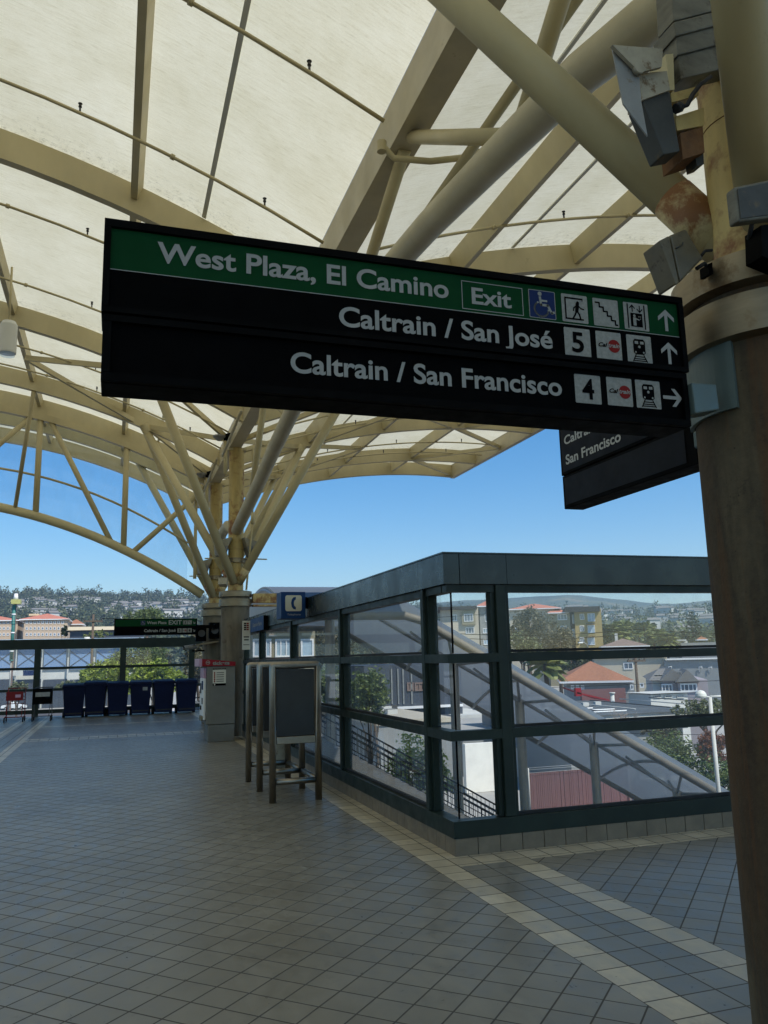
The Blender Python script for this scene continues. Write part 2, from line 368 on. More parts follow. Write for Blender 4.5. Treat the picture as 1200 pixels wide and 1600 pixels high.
def purlin(x, wd, dp, y0, y1, name='purlin', m='cream', inset=0.0):
    t = Vector((1, 0, slope(x))).normalized(); nrm = Vector((-t.z, 0, t.x)); c = Vector((x, 0, zm(x)-inset)) - nrm*(dp/2+.01)
    for a, bb in zip(YR[:-1]+[YR[-1]], YR[1:]+[25.32]):
        if bb <= y0 or a >= y1: continue
        MB().obox(c+Vector((0, (a+bb)/2, 0)), t*wd/2, Vector((0, (bb-a)/2-.07, 0)), nrm*dp/2).build(name, M[m], canopy)
for x in (-10.3, -8.2, -6.1, -4.05, -1.97, .13): purlin(x, .09, .21, -9, 30)
for x in (4.5, 6.55, 8.75): purlin(x, .09, .33, -9, 30)
for x in (.95, 3.85, 5.5, -5.1): # welded seams of the fabric
    t = Vector((1, 0, slope(x))).normalized(); nn = Vector((-t.z, 0, t.x))
    for a, bb in zip(YR[:-1], YR[1:]): MB().obox(Vector((x, (a+bb)/2, zm(x)))-nn*.012, t*.028, Vector((0, (bb-a)/2-.08, 0)), nn*.008).build('seam', M['seam'], canopy)
# edge beam
MB().box(11.0, 11.14, -8, 25.48, zr(11)-.02, zr(11)+.46).build('edge_beam', M['cream_pale'], canopy)
# spine box beam with gutter lips
MB().box(2.31, 2.57, -8, 25.3, 6.25, 6.70).build('spine_beam', M['cream_pale'], canopy)
# fabric, one sheet per side
def fabric(x0, x1, nx):
    b = MB(); ys = []
    for a, c in zip([-8]+YR, YR+[25.4]):
        ys += [a+(c-a)*k/4 for k in range(4)]
    ys.append(25.4)
    g = []
    allr = [-8]+YR+[25.4]
    for y in ys:
        k = min(range(len(allr)), key=lambda i: abs(allr[i]-y)); sag = 0
        row = []
        for i in range(nx+1):
            x = x0+(x1-x0)*i/nx; row.append((x, y, zm(x)+.005))
        g.append(row)
    b.sheet(g); return b.build('fabric', M['fabric'], canopy)
fabric(-12, 2.31, 40); fabric(2.57, 11.0, 28)
# arch pipe between the columns, and its web members
ARCH = [(2.46, 4.58), (2.85, 4.68), (3.6, 4.88), (4.87, 5.08), (6.0, 5.24), (7.2, 5.36), (8.6, 5.45), (10.0, 5.48), (11.4, 5.36), (13.2, 5.10), (15.1, 4.77), (16.4, 4.57), (17.8, 4.36)]
MB().tube([(2.485, y, z) for y, z in ARCH], .124, 24).build('arch_pipe', M['cream_pale'], canopy)
def archz(y): return float(np.interp(y, [a for a, _ in ARCH], [b for _, b in ARCH]))
for (ya, yb) in ((4.4, 6.25), (8.3, 6.45), (10.13, 10.13), (11.95, 13.85), (15.6, 14.0)):
    MB().tube([(2.47, ya, archz(ya)), (2.45, yb, 6.25)], .062, 12).build('web_member', M['cream'], canopy)
MB().tube([(2.46, 4.3, archz(4.3)), (2.45, 2.75, 6.25)], .062, 12).build('web_member', M['cream'], canopy)
MB().tube([(2.80, 3.2, 5.86), (2.80, 11.5, 5.86)], .045, 10).build('conduit', M['cream'], canopy)
for y in (4.4, 7.9): MB().tube([(2.80, y-.03, 5.86), (2.80, y+.03, 5.86)], .062, 10).build('clamp', M['grey'], canopy)
# back pair arch stub behind far column
MB().tube([(2.485, 17.8, 4.36), (2.485, 19.2, 4.72), (2.485, 20.3, 4.7), (2.485, 21.6, 4.36)], .124, 16).build('arch_pipe', M['cream_pale'], canopy)
# flat braces between nodes under the fabric
NL, NR = (.5, 7.22), (4.42, 6.92)
def brace(a, b, w=.07, h=.11): MB().bar(a, b, w, h).build('brace', M['cream'], canopy)
for yc in (17.8, 2.46):
    d = 2.0
    for s in (-1, 1):
        if yc < 5 and s < 0: continue
        brace((NL[0], yc+s*d, NL[1]), (2.31, yc, 6.45)); brace((NL[0], yc+s*d, NL[1]), (-1.97, yc, zl(-1.97)+.12))
        brace((NR[0], yc+s*d, NR[1]), (2.57, yc, 6.45)); brace((NR[0], yc+s*d, NR[1]), (6.55, yc, zr(6.55)+.1))
        brace((8.75, yc+s*d, zr(8.75)+.08), (6.55, yc, zr(6.55)+.1)); brace((8.75, yc+s*d, zr(8.75)+.08), (11.0, yc, zr(11)+.1))
brace((8.75, 19.8, zr(8.75)+.08), (11, 21.6, zr(11)+.1)); brace((8.75, 23.4, zr(8.75)+.08), (11, 21.6, zr(11)+.1)); brace((8.75, 23.4, zr(8.75)+.08), (10.9, 25.3, zr(11)+.1))
brace((4.42, 23.4, NR[1]), (2.57, 21.6, 6.45)); brace((4.42, 19.65, NR[1]), (2.57, 21.6, 6.45)); brace((4.42, 23.4, NR[1]), (6.55, 21.6, zr(6.55)+.1)); brace((4.42, 19.65, NR[1]), (6.55, 21.6, zr(6.55)+.1))
brace((NL[0], 19.65, NL[1]), (2.31, 21.6, 6.45))
# gable truss with glass at the far end
def zt(x): return 5.62-.0487*(x+4.8)**2
GY = 21.6
ga = thing('gable_truss', (2.0, GY, 3.2), 'arched cream pipe truss filled with glass closing the far end of the canopy', 'truss')
xs = [-11.7+i*(13.85/36) for i in range(37)]
MB().tube([(x, GY, zt(x)) for x in xs], .115, 14).build('arch_pipe', M['cream'], ga)
b = MB(); vs = []
for x in xs:
    z = zl(x)-.1; vs += [(x, GY-.09, z-.05), (x, GY+.09, z-.05), (x, GY+.09, z+.12), (x, GY-.09, z+.12)]
n = len(xs)-1; b.add(vs, [(i*4+k, (i+1)*4+k, (i+1)*4+(k+1) % 4, i*4+(k+1) % 4) for i in range(n) for k in range(4)]); b.build('top_chord', M['cream'], ga)
arc_rib(-12, 2.31, 21.6, .13, .40, 28, zl)
for x in (-4.05, -1.97, .15): MB().tube([(x, GY, zt(x)), (x, GY, zl(x)-.1)], .075 if x > -3 else .07, 12).build('post', M['cream'], ga)
for (xa, xb) in ((-.13, -1.72), (.35, 2.25), (-4.2, -2.2)):
    MB().tube([(xa, GY, zt(xa)), (xb, GY, zl(xb)-.12)], .07, 12).build('diagonal', M['cream'], ga)
MB().tube([(-2.45, GY, zt(-2.45)), (-1.97, 19.65, zl(-1.97))], .05, 10).build('diagonal', M['cream'], ga)
def ztr(x): return 6.50-.058*(x+3.9)**2 if x > -3.9 else 6.5
b = MB(); b.tube([(x, GY+.12, ztr(x)) for x in xs if x < 2.0], .03, 8); b.build('glazing_bar', M['cream'], ga)
MB().box(1.92, 2.0, GY+.08, GY+.16, 3.7, 6.3).build('glazing_bar', M['cream'], ga)
b = MB(); b.sheet([[(x, GY+.14, zt(x)) for x in xs if x < 2.0], [(x, GY+.14, zl(x)) for x in xs if x < 2.0]]); b.build('glass_pane', M['gableglass'], ga)

# ---------------------------------------------------------------- tree columns
def make_column(x, y, label):
    t = thing('canopy_column', (x, y, 0), label, 'column', 'tree columns carrying the canopy')
    MB().lathe((x, y, 0), [(.303, 0), (.303, 2.95)], 48).build('concrete_shaft', M['concrete'], t)
    c = MB(); c.lathe((x, y, 0), [(.31, 2.70), (.352, 2.71), (.352, 2.865), (.31, 2.875)], 48)
    c.lathe((x, y, 0), [(.31, 2.905), (.352, 2.915), (.352, 3.03), (.30, 3.04)], 48)
    c.build('steel_collar', M['steel'], t)
    p = MB().lathe((x, y, 0), [(.168, 2.95), (.168, 6.25)], 36).build('steel_pipe', M['cream_rust'], t)
    sm = MB()
    for z in (3.72, 3.95): sm.lathe((x, y, 0), [(.166, z), (.1715, z+.004), (.166, z+.008)], 36)
    sm.build('weld_seam', M['rust'], t)
    for sx, nd in ((-1, NL), (1, NR)):
        for sy in (-1, 1):
            a = Vector((x+sx*.05, y+sy*.1, 3.22)); bb = Vector((nd[0], y+sy*2.0, nd[1]))
            s = MB().tube([a, bb], .095, 20).build('strut', M['cream'], t)
            d = (bb-a).normalized()
            if (sx, sy) != (-1, -1): MB().tube([a+d*.06, a+d*.36], .0975, 20).build('rusted_end', M['rusty'], s)
    g = MB(); g.box(x-.2, x+.2, y-.14, y+.14, 6.19, 6.246); g.build('cap_plate', M['cream'], t)
    return t
col0 = make_column(2.485, 2.46, 'near stained concrete column with steel collar at the right edge, carrying the big direction sign')
col1 = dup(col0, (2.485, 17.8, 0), label='far concrete column behind the ticket machine, topped by a cream pipe with spreading struts')
col2 = dup(col0, (2.485, 21.6, 0), label='farthest canopy column with orange rust streaks, just behind the ticket machine column')

for o in bpy.data.objects:
    if o.name.startswith('concrete_shaft.'): o.material_slots[0].link = 'OBJECT'; o.material_slots[0].material = M['tanconcrete']
# ---------------------------------------------------------------- sprinkler pipes under the fabric
def sprinkler(Y, x0, x1, label, r=.02, heads=()):
    t = thing('sprinkler_pipe', (x0, Y, zb(x0)), label, 'pipe', 'sprinkler pipes hung under the canopy fabric')
    n = 22; MB().tube([(x0+(x1-x0)*i/n, Y, zb(x0+(x1-x0)*i/n)+.06) for i in range(n+1)], r, 8).build('pipe', M['cream'], t)
    x = x0+.7
    while x < x1-.2:
        z = zb(x)+.06
        h = MB().tube([(x, Y, z), (x, Y, z+.07)], .012, 6); h.tube([(x, Y, z+.07), (x, Y, z+.11)], [.02, .012], 8); h.tube([(x, Y, z+.11), (x, Y, z+.115)], .024, 8)
        h.build('sprinkler_head', M['darkgrey'], t)
        if x+1.0 < x1: z2 = zb(x+1.0)+.06; s = slope(x+1.0); MB().tube([(x+.98, Y, z2-s*.02), (x+1.02, Y, z2+s*.02)], .034, 8).build('coupling', M['cream'], t)
        x += 2.05
LBL = ['nearest to the top edge', 'second from the top edge', 'crossing the left edge above the big sign corner', 'running into the big sign at half its height', 'just above the pendant lamp', 'far one beyond the pendant lamp']
for Y, l in zip((6.3, 8.6, 11.35, 13.85, 17.0, 18.4), LBL): sprinkler(Y, -11.5, 2.2, 'sprinkler pipe under left fabric, '+l)
for Y, l in zip((8.6, 13.0, 17.0, 18.5, 21.3, 22.5), ('arching above the EXIT part of the big sign', 'hidden mostly behind the big sign', 'just past the big sign', 'second past the big sign', 'third past the big sign', 'last before the canopy end')): sprinkler(Y, 2.75, 10.8, 'sprinkler pipe under right wing, '+l)
t = thing('sprinkler_main', (2.2, 6.3, 6.1), 'cream sprinkler supply pipe with elbows strapped beside the spine beam', 'pipe')
MB().tube([(2.15, 6.3, 6.17), (2.22, 6.3, 6.10), (2.28, 6.28, 6.02), (2.6, 6.2, 6.0), (3.0, 6.0, 6.0)], .03, 10).build('pipe', M['cream'], t)
MB().lathe((2.17, 6.3, 6.08), [(.045, 0), (.045, .1)], 12).build('elbow', M['cream'], t)
MB().lathe((3.0, 6.0, 5.9), [(.04, 0), (.05, .05), (.05, .14)], 12).build('elbow', M['cream'], t)

# ---------------------------------------------------------------- glass wall with tiled kick
wall = thing('glass_wall', (2.57, 6.19, 0), 'dark green framed glass wall round the stairwell corner, on a tan tile curb', 'glass wall')
XW, YW = 2.585, 6.19
def seg_left(y0, y1, z0, z1, x0=XW, x1=XW+.1, name='rail', m='frame'):
    return bevel(MB().box(x0, x1, y0, y1, z0, z1).build(name, M[m], wall), .004, 1)
# tile curb
b = MB()
for k in range(60):
    y = 6.19+k*.1965
    if y < 17.3: b.box(2.59, 2.68, y+.003, y+.1935, 0, .128)
b.build('kick_tile', M['tile_kick'], wall)
b = MB()
for k in range(42):
    x = 2.59+k*.1965
    b.box(x+.003, x+.1935, 6.19, 6.28, 0, .128)
b.box(2.60, 10.8, 6.205, 6.27, 0, .12); b.box(2.60, 2.67, 6.205, 17.3, 0, .12); b.build('kick_tile', M['tile_kick'], wall)
YE = 17.35
posts = [6.74, 9.55, 12.45, 15.3]
# rails on the left wall (ending at the corner) and on the right wall (mitred corner pieces)
for (z0, z1, dpth) in ((.13, .258, .115), (.872, .948, .10), (1.488, 1.562, .10)):
    MB().add([(XW, YE, z0), (XW, YW, z0), (10.8, YW, z0), (10.8, YW+dpth, z0), (XW+dpth, YW+dpth, z0), (XW+dpth, YE, z0),
              (XW, YE, z1), (XW, YW, z1), (10.8, YW, z1), (10.8, YW+dpth, z1), (XW+dpth, YW+dpth, z1), (XW+dpth, YE, z1)],
             [(0, 6, 7, 1), (1, 7, 8, 2), (2, 8, 9, 3), (3, 9, 10, 4), (4, 10, 11, 5), (5, 11, 6, 0), (6, 11, 10, 7), (7, 10, 9, 8), (0, 1, 4, 5), (1, 2, 3, 4)]).build('rail', M['frame'], wall)
# fascia
for y0, y1 in ((YW-.005, 6.78), (6.784, 9.45), (9.454, 12.3), (12.304, 15.2), (15.204, YE)):
    MB().box(XW-.012, XW+.13, y0, y1, 2.135, 2.385).build('fascia', M['fascia'], wall)
for x0, x1 in ((XW+.134, 3.15), (3.154, 5.9), (5.904, 8.7), (8.704, 10.8)):
    MB().box(x0, x1, YW-.012, YW+.13, 2.135, 2.385).build('fascia', M['fascia'], wall)
MB().box(XW+.02, XW+.12, YW+.14, YE, 2.07, 2.132).build('head', M['frame'], wall); MB().box(XW+.02, 10.8, YW+.02, YW+.12, 2.07, 2.132).build('head', M['frame'], wall)
MB().box(XW-.02, XW+.16, YW-.02, YE, 2.388, 2.40).build('cap', M['fascia'], wall); MB().box(XW+.164, 10.8, YW-.02, YW+.16, 2.388, 2.40).build('cap', M['fascia'], wall)
for y in posts:
    bevel(MB().box(XW-.004, XW+.105, y-.035, y+.035, .262, 2.131).build('post', M['frame'], wall), .004, 1)
    MB().box(XW+.03, XW+.115, y-.075, y+.075, .263, 2.068).build('mullion', M['frame'], wall)
for x in (3.09, 5.95, 8.75):
    bevel(MB().box(x-.045, x+.045, YW-.004, YW+.105, .262, 2.131).build('post', M['frame'], wall), .004, 1)
    MB().box(x-.085, x+.085, YW+.03, YW+.115, .263, 2.068).build('mullion', M['frame'], wall)
MB().box(XW+.02, XW+.12, YE-.12, YE, .263, 2.068).build('post', M['frame'], wall)
# glass panes
GX, GYY = XW+.085, YW+.085
ZG = [(.262, .868), (.952, 1.484), (1.566, 2.066)]
ye = [YW+.086]+[v for y in posts for v in (y-.08, y+.08)]+[YE-.13]; xe = [XW+.086]+[v for x in (3.09, 5.95, 8.75) for v in (x-.09, x+.09)]+[10.8]
for z0, z1 in ZG:
    for k in range(0, len(ye), 2): MB().add([(GX, ye[k], z0), (GX, ye[k+1], z0), (GX, ye[k+1], z1), (GX, ye[k], z1)], [(0, 1, 2, 3)]).build('glass_pane', M['glass'], wall)
    for k in range(0, len(xe), 2): MB().add([(xe[k], GYY, z0), (xe[k+1], GYY, z0), (xe[k+1], GYY, z1), (xe[k], GYY, z1)], [(0, 1, 2, 3)]).build('glass_pane', M['glass'], wall)
    MB().box(GX-.006, GX+.006, GYY-.006, GYY+.006, z0, z1).build('corner_seal', M['black'], wall)
    # inner beads
for z in (.262, .952, 1.566):
    MB().box(XW+.045, XW+.075, 6.83, YE, z-.001, z+.022).build('bead', M['rubber'], wall); MB().box(3.18, 10.8, YW+.045, YW+.075, z-.001, z+.022).build('bead', M['rubber'], wall)
# booth wall beyond the far column, between the columns
bw = thing('booth_wall', (2.6, 18.2, 0), 'narrow glazed grey wall between the two far canopy columns', 'wall')
MB().box(2.62, 2.72, 18.15, 21.25, 0, .9).build('panel', M['plate'], bw); MB().box(2.62, 2.72, 18.15, 21.25, 2.0, 2.25).build('panel', M['plate'], bw)
for y in (18.15, 19.2, 20.2, 21.15): MB().box(2.63, 2.71, y, y+.08, .902, 1.998).build('frame', M['cleanconcrete'], bw)
MB().add([(2.67, 18.2, .902), (2.67, 21.2, .902), (2.67, 21.2, 1.998), (2.67, 18.2, 1.998)], [(0, 1, 2, 3)]).build('glass_pane', M['glass'], bw)

# ---------------------------------------------------------------- far balustrade
bal = thing('balustrade', (0, 27.4, 0), 'dark green glazed balustrade across the far edge of the concourse behind the bins', 'balustrade')
MB().box(-15, 3.0, 27.35, 27.47, 2.04, 2.34).build('fascia', M['frame'], bal)
for z0, z1 in ((1.42, 1.5), (.77, .85), (.10, .22)): MB().box(-15, 3.0, 27.36, 27.44, z0, z1).build('rail', M['frame'], bal)
for x in (-9.8, -7.3, -4.75, -2.22, .29, 2.42): MB().box(x-.09, x+.09, 27.34, 27.45, 0, 2.038).build('post', M['frame'], bal)
for z0, z1 in ((.23, .765), (.86, 1.415), (1.51, 2.035)): MB().add([(-15, 27.41, z0), (3, 27.41, z0), (3, 27.41, z1), (-15, 27.41, z1)], [(0, 1, 2, 3)]).build('glass_pane', M['glass'], bal)

# ---------------------------------------------------------------- lettering and pictograms
def text_mesh(body, bold=.012, spacing=1.0, shear=0.0):
    cu = bpy.data.curves.new('t', 'FONT'); cu.body = body; cu.offset = bold; cu.space_character = spacing; cu.shear = shear
    cu.resolution_u = 6; ob = bpy.data.objects.new('t', cu); SC.collection.objects.link(ob)
    dg = bpy.context.evaluated_depsgraph_get(); me = bpy.data.meshes.new_from_object(ob.evaluated_get(dg))
    v = [tuple(p.co) for p in me.vertices]; f = [tuple(p.vertices) for p in me.polygons]
    bpy.data.objects.remove(ob); bpy.data.curves.remove(cu); bpy.data.meshes.remove(me); return v, f
def lettering(body, org, ux, uz, w, caph, parent, m='letter', bold=.022, lift=.0025, shear=0.0, name='lettering', ref='E'):
    """text on a plane: org = left end of the baseline, ux / uz unit vectors, w = width in m, caph = cap height"""
    v, f = text_mesh(body, bold, shear=shear); rv, _ = text_mesh(ref, bold)
    x0 = min(p[0] for p in v); x1 = max(p[0] for p in v); ch = max(p[1] for p in rv)-min(p[1] for p in rv); b0 = min(p[1] for p in rv)
    sx = w/(x1-x0); sz = caph/ch; org, ux, uz = Vector(org), Vector(ux), Vector(uz); nn = ux.cross(uz)
    b = MB(); b.add([org + ux*((p[0]-x0)*sx) + uz*((p[1]-b0)*sz) + nn*lift for p in v], f)
    return b.build(name, M[m], parent)
class Plane2:
    """draws flat shapes in a unit square placed on a sign face; shapes are thin solid pieces"""
    def __init__(s, org, ux, uz, wd, ht): s.o = Vector(org); s.ux = Vector(ux); s.uz = Vector(uz); s.w = wd; s.h = ht; s.n = s.ux.cross(s.uz)
    def P(s, x, y, l=0.0): return s.o + s.ux*(x*s.w) + s.uz*(y*s.h) + s.n*l
    def poly(s, b, pts, l=.002, mi=0): b.add([s.P(x, y, l) for x, y in pts], [tuple(range(len(pts)))], mi)
    def rect(s, b, x0, y0, x1, y1, l=.002, mi=0): s.poly(b, [(x0, y0), (x1, y0), (x1, y1), (x0, y1)], l, mi)
    def disc(s, b, cx, cy, r, l=.002, n=24, mi=0): s.poly(b, [(cx+r*math.cos(2*math.pi*k/n), cy+r*math.sin(2*math.pi*k/n)) for k in range(n)], l, mi)
    def line(s, b, pts, t, l=.002, mi=0):
        for (x0, y0), (x1, y1) in zip(pts[:-1], pts[1:]):
            d = math.hypot(x1-x0, y1-y0) or 1; ex, ey = (x1-x0)/d*t*.4, (y1-y0)/d*t*.4; px, py = -(y1-y0)/d*t/2, (x1-x0)/d*t/2
            s.poly(b, [(x0-ex-px, y0-ey-py), (x1+ex-px, y1+ey-py), (x1+ex+px, y1+ey+py), (x0-ex+px, y0-ey+py)], l, mi)
    def rrect(s, b, x0, y0, x1, y1, r, l=.001, mi=0):
        pts = []
        for cx, cy, a0 in ((x1-r, y1-r, 0), (x0+r, y1-r, 90), (x0+r, y0+r, 180), (x1-r, y0+r, 270)):
            pts += [(cx+r*math.cos(rad(a0+k*22.5)), cy+r*math.sin(rad(a0+k*22.5))) for k in range(5)]
        s.poly(b, pts, l, mi)
def pictogram(kind, org, ux, uz, size, parent, rough=False):
    p = Plane2(org, ux, uz, size, size); b = MB(); k = 1; L2 = .0022
    if kind == 'wheelchair':
        p.rrect(b, 0, 0, 1, 1, .04, .0010, 0); p.rrect(b, .025, .025, .975, .975, .03, .0016, 2)
        p.disc(b, .42, .87, .075, L2, mi=0); p.line(b, [(.42, .74), (.45, .48), (.70, .48), (.84, .22), (.92, .25)], .085, L2, 0)
        p.line(b, [(.43, .63), (.66, .63)], .07, L2+.0002, 0)
        p.line(b, [(.46+.26*math.cos(rad(a)), .33+.26*math.sin(rad(a))) for a in range(118, 370, 14)], .06, L2+.0001, 0)
        return b.build('pictogram', [M['icon'], M['signface'], M['blue']], parent)
    p.rrect(b, 0, 0, 1, 1, .04, .0010, 0)
    if kind == 'door':
        p.line(b, [(.80, .86), (.14, .86), (.14, .12), (.80, .12)], .055, L2, k); p.line(b, [(.80, .86), (.80, .80)], .03, L2, k)
        p.disc(b, .62, .72, .055, L2, mi=k); p.line(b, [(.60, .64), (.57, .42)], .13, L2+.0002, k); p.line(b, [(.57, .42), (.66, .30), (.70, .14)], .06, L2, k)
        p.line(b, [(.56, .42), (.50, .28), (.42, .16)], .06, L2, k); p.line(b, [(.62, .62), (.74, .52), (.84, .50)], .045, L2, k); p.line(b, [(.58, .62), (.46, .52), (.44, .42)], .045, L2, k)
    elif kind == 'stairs':
        pts = [(.10, .84)]
        x, y = .10, .84
        for i in range(5): x += .15; pts.append((x, y)); y -= .15; pts.append((x, y))
        pts.append((.93, y)); p.line(b, pts, .055, L2, k)
    elif kind == 'lift':
        for x in (.16, .84): p.rect(b, x-.025, .05, x+.025, .95, L2, k)
        p.rect(b, .26, .12, .74, .62, L2, k); p.disc(b, .42, .52, .05, L2+.0003, mi=0); p.rect(b, .36, .16, .48, .46, L2+.0003, 0); p.line(b, [(.46, .42), (.60, .38)], .04, L2+.0004, 0)
        for x, y in ((.66, .5), (.66, .42), (.6, .5)): p.disc(b, x, y, .018, L2+.0004, mi=0)
        p.line(b, [(.35, .68), (.35, .90)], .04, L2, k); p.line(b, [(.25, .80), (.35, .91), (.45, .80)], .04, L2, k)
        p.line(b, [(.65, .68), (.65, .90)], .04, L2, k); p.line(b, [(.55, .78), (.65, .67), (.75, .78)], .04, L2, k)
    elif kind == 'train':
        p.poly(b, [(.32, .86), (.68, .86), (.74, .78), (.74, .36), (.66, .30), (.34, .30), (.26, .36), (.26, .78)], L2, k)
        p.rect(b, .32, .68, .46, .78, L2+.0003, 0); p.rect(b, .54, .68, .68, .78, L2+.0003, 0); p.disc(b, .5, .58, .05, L2+.0003, mi=0); p.disc(b, .34, .38, .035, L2+.0003, mi=0); p.disc(b, .66, .38, .035, L2+.0003, mi=0)
        p.line(b, [(.34, .28), (.22, .05)], .04, L2, k); p.line(b, [(.66, .28), (.78, .05)], .04, L2, k)
        for y, hw in ((.22, .17), (.14, .21), (.07, .25)): p.line(b, [(.5-hw, y), (.5+hw, y)], .035, L2, k)
    o = b.build('pictogram', [M['icon'], M['signface']], parent)
    org = Vector(org); ux_, uz_ = Vector(ux), Vector(uz)
    if kind in '45': lettering(kind, org+ux_*size*.27+uz_*size*.14, ux, uz, size*.46, size*.72, parent, 'signface', .02, .0025, name='number')
    if kind == 'logo':
        b = MB(); p.disc(b, .70, .50, .235, L2); b.build('logo_disc', M['logored'], parent)
        lettering('Cal', org+ux_*size*.08+uz_*size*.44, ux, uz, size*.36, size*.15, parent, 'signface', .03, .003, .35, 'logo_word')
        lettering('train', org+ux_*size*.46+uz_*size*.44, ux, uz, size*.46, size*.15, parent, 'icon', .025, .0034, .35, 'logo_word')
    return o
def arrow(org, ux, uz, size, parent, ang=0):
    """arrow pointing up, turned clockwise by ang about its centre"""
    p = Plane2(org, ux, uz, size, size); c, s = math.cos(rad(ang)), math.sin(rad(ang))
    R = lambda pts: [(.5+(x-.5)*c+(y-.5)*s, .5-(x-.5)*s+(y-.5)*c) for x, y in pts]
    b = MB(); p.poly(b, R([(.42, 0), (.58, 0), (.58, .8), (.42, .8)]), .002)
    p.poly(b, R([(.5, 1.02), (.5, .80), (.08, .46), (.08, .66)]), .0021); p.poly(b, R([(.5, 1.02), (.92, .66), (.92, .46), (.5, .80)]), .0021)
    return b.build('arrow', M['letter'], parent)

# ---------------------------------------------------------------- the big direction sign
EX, EZ = (1, 0, 0), (0, 0, 1)
YS_ = 2.378
sg = thing('direction_sign', (1.0, 2.46, 2.36), 'big black direction sign with green top band reading West Plaza, El Camino Exit', 'sign')
bevel(MB().box(-.068, 2.005, YS_+.004, YS_+.15, 2.568, 2.866).build('sign_box', M['black'], sg), .004)
bevel(MB().box(-.062, 1.995, YS_+.012, YS_+.15, 2.358, 2.565).build('sign_box', M['black'], sg), .004)
fr = MB()
for x0, x1, z0, z1 in ((-.068, 2.005, 2.842, 2.866), (-.068, -.048, 2.588, 2.841), (1.985, 2.005, 2.588, 2.841), (-.068, 2.005, 2.570, 2.587)): fr.box(x0, x1, YS_-.012, YS_+.003, z0, z1)
for x0, x1, z0, z1 in ((-.062, 1.995, 2.543, 2.563), (-.062, -.038, 2.385, 2.542), (1.975, 1.995, 2.385, 2.542), (-.062, 1.995, 2.360, 2.384)): fr.box(x0, x1, YS_-.008, YS_+.011, z0, z1)
fr.build('frame', M['black'], sg)
MB().add([(-.048, YS_, 2.710), (1.985, YS_, 2.710), (1.985, YS_, 2.841), (-.048, YS_, 2.841)], [(0, 1, 2, 3)]).build('green_band', M['green'], sg)
MB().add([(-.048, YS_, 2.588), (1.985, YS_, 2.588), (1.985, YS_, 2.7085), (-.048, YS_, 2.7085)], [(0, 1, 2, 3)]).build('black_band', M['signface'], sg)
MB().add([(-.040, YS_+.0105, 2.386), (1.976, YS_+.0105, 2.386), (1.976, YS_+.0105, 2.541), (-.040, YS_+.0105, 2.541)], [(0, 1, 2, 3)]).build('black_band', M['signface'], sg)
MB().add([(-.048, YS_-.001, 2.7080), (1.985, YS_-.001, 2.7080), (1.985, YS_-.001, 2.7105), (-.048, YS_-.001, 2.7105)], [(0, 1, 2, 3)]).build('divider_line', M['letter'], sg)
lettering('West Plaza, El Camino', (.086, YS_, 2.748), EX, EZ, .960, .068, sg)
lettering('Exit', (1.132, YS_, 2.740), EX, EZ, .152, .061, sg)
b = MB(); p = Plane2((1.095, YS_, 2.718), EX, EZ, .235, .104)
for x0, y0, x1, y1 in ((0, 0, 1, .025), (0, .975, 1, 1), (0, .0255, .011, .9745), (.989, .0255, 1, .9745)): p.rect(b, x0, y0, x1, y1)
b.build('exit_frame', M['letter'], sg)
for kd, x, z in (('wheelchair', 1.353, 2.717), ('door', 1.485, 2.717), ('stairs', 1.615, 2.716), ('lift', 1.745, 2.716), ('5', 1.487, 2.588+.001), ('logo', 1.617, 2.588+.001), ('train', 1.747, 2.588+.001), ('4', 1.523, 2.420), ('logo', 1.655, 2.421), ('train', 1.777, 2.421)):
    pictogram(kd, (x, YS_-.001 if z > 2.58 else YS_+.0095, z), EX, EZ, .1065, sg)
lettering('Caltrain / San Jos\u00e9', (.657, YS_, 2.606), EX, EZ, .781, .069, sg)
lettering('Caltrain / San Francisco', (.499, YS_+.0095, 2.438), EX, EZ, .970, .069, sg)
arrow((1.888, YS_, 2.727), EX, EZ, .084, sg); arrow((1.889, YS_, 2.597), EX, EZ, .084, sg); arrow((1.894, YS_+.0095, 2.429), EX, EZ, .082, sg, 90)
# bracket: curved plate on the column and arm
b = MB(); n = 14; vs = []
for i in range(n+1):
    a = rad(136+i*(66/n)); vs += [(2.485+.306*math.cos(a), 2.46+.306*math.sin(a), 2.44), (2.485+.306*math.cos(a), 2.46+.306*math.sin(a), 2.73), (2.485+.322*math.cos(a), 2.46+.322*math.sin(a), 2.73), (2.485+.322*math.cos(a), 2.46+.322*math.sin(a), 2.44)]
b.add(vs, [(i*4+k, (i+1)*4+k, (i+1)*4+(k+1) % 4, i*4+(k+1) % 4) for i in range(n) for k in range(4)] + [(3, 2, 1, 0), (n*4, n*4+1, n*4+2, n*4+3)]); b.build('bracket_plate', M['plate'], sg)
b = MB(); b.poly([tuple(at(x, y, Y=2.35)) for x, y in ((1081, 597), (1120, 600), (1125, 640), (1087, 646))], (0, .09, 0)); bevel(b.build('bracket_arm', M['plate'], sg), .006)
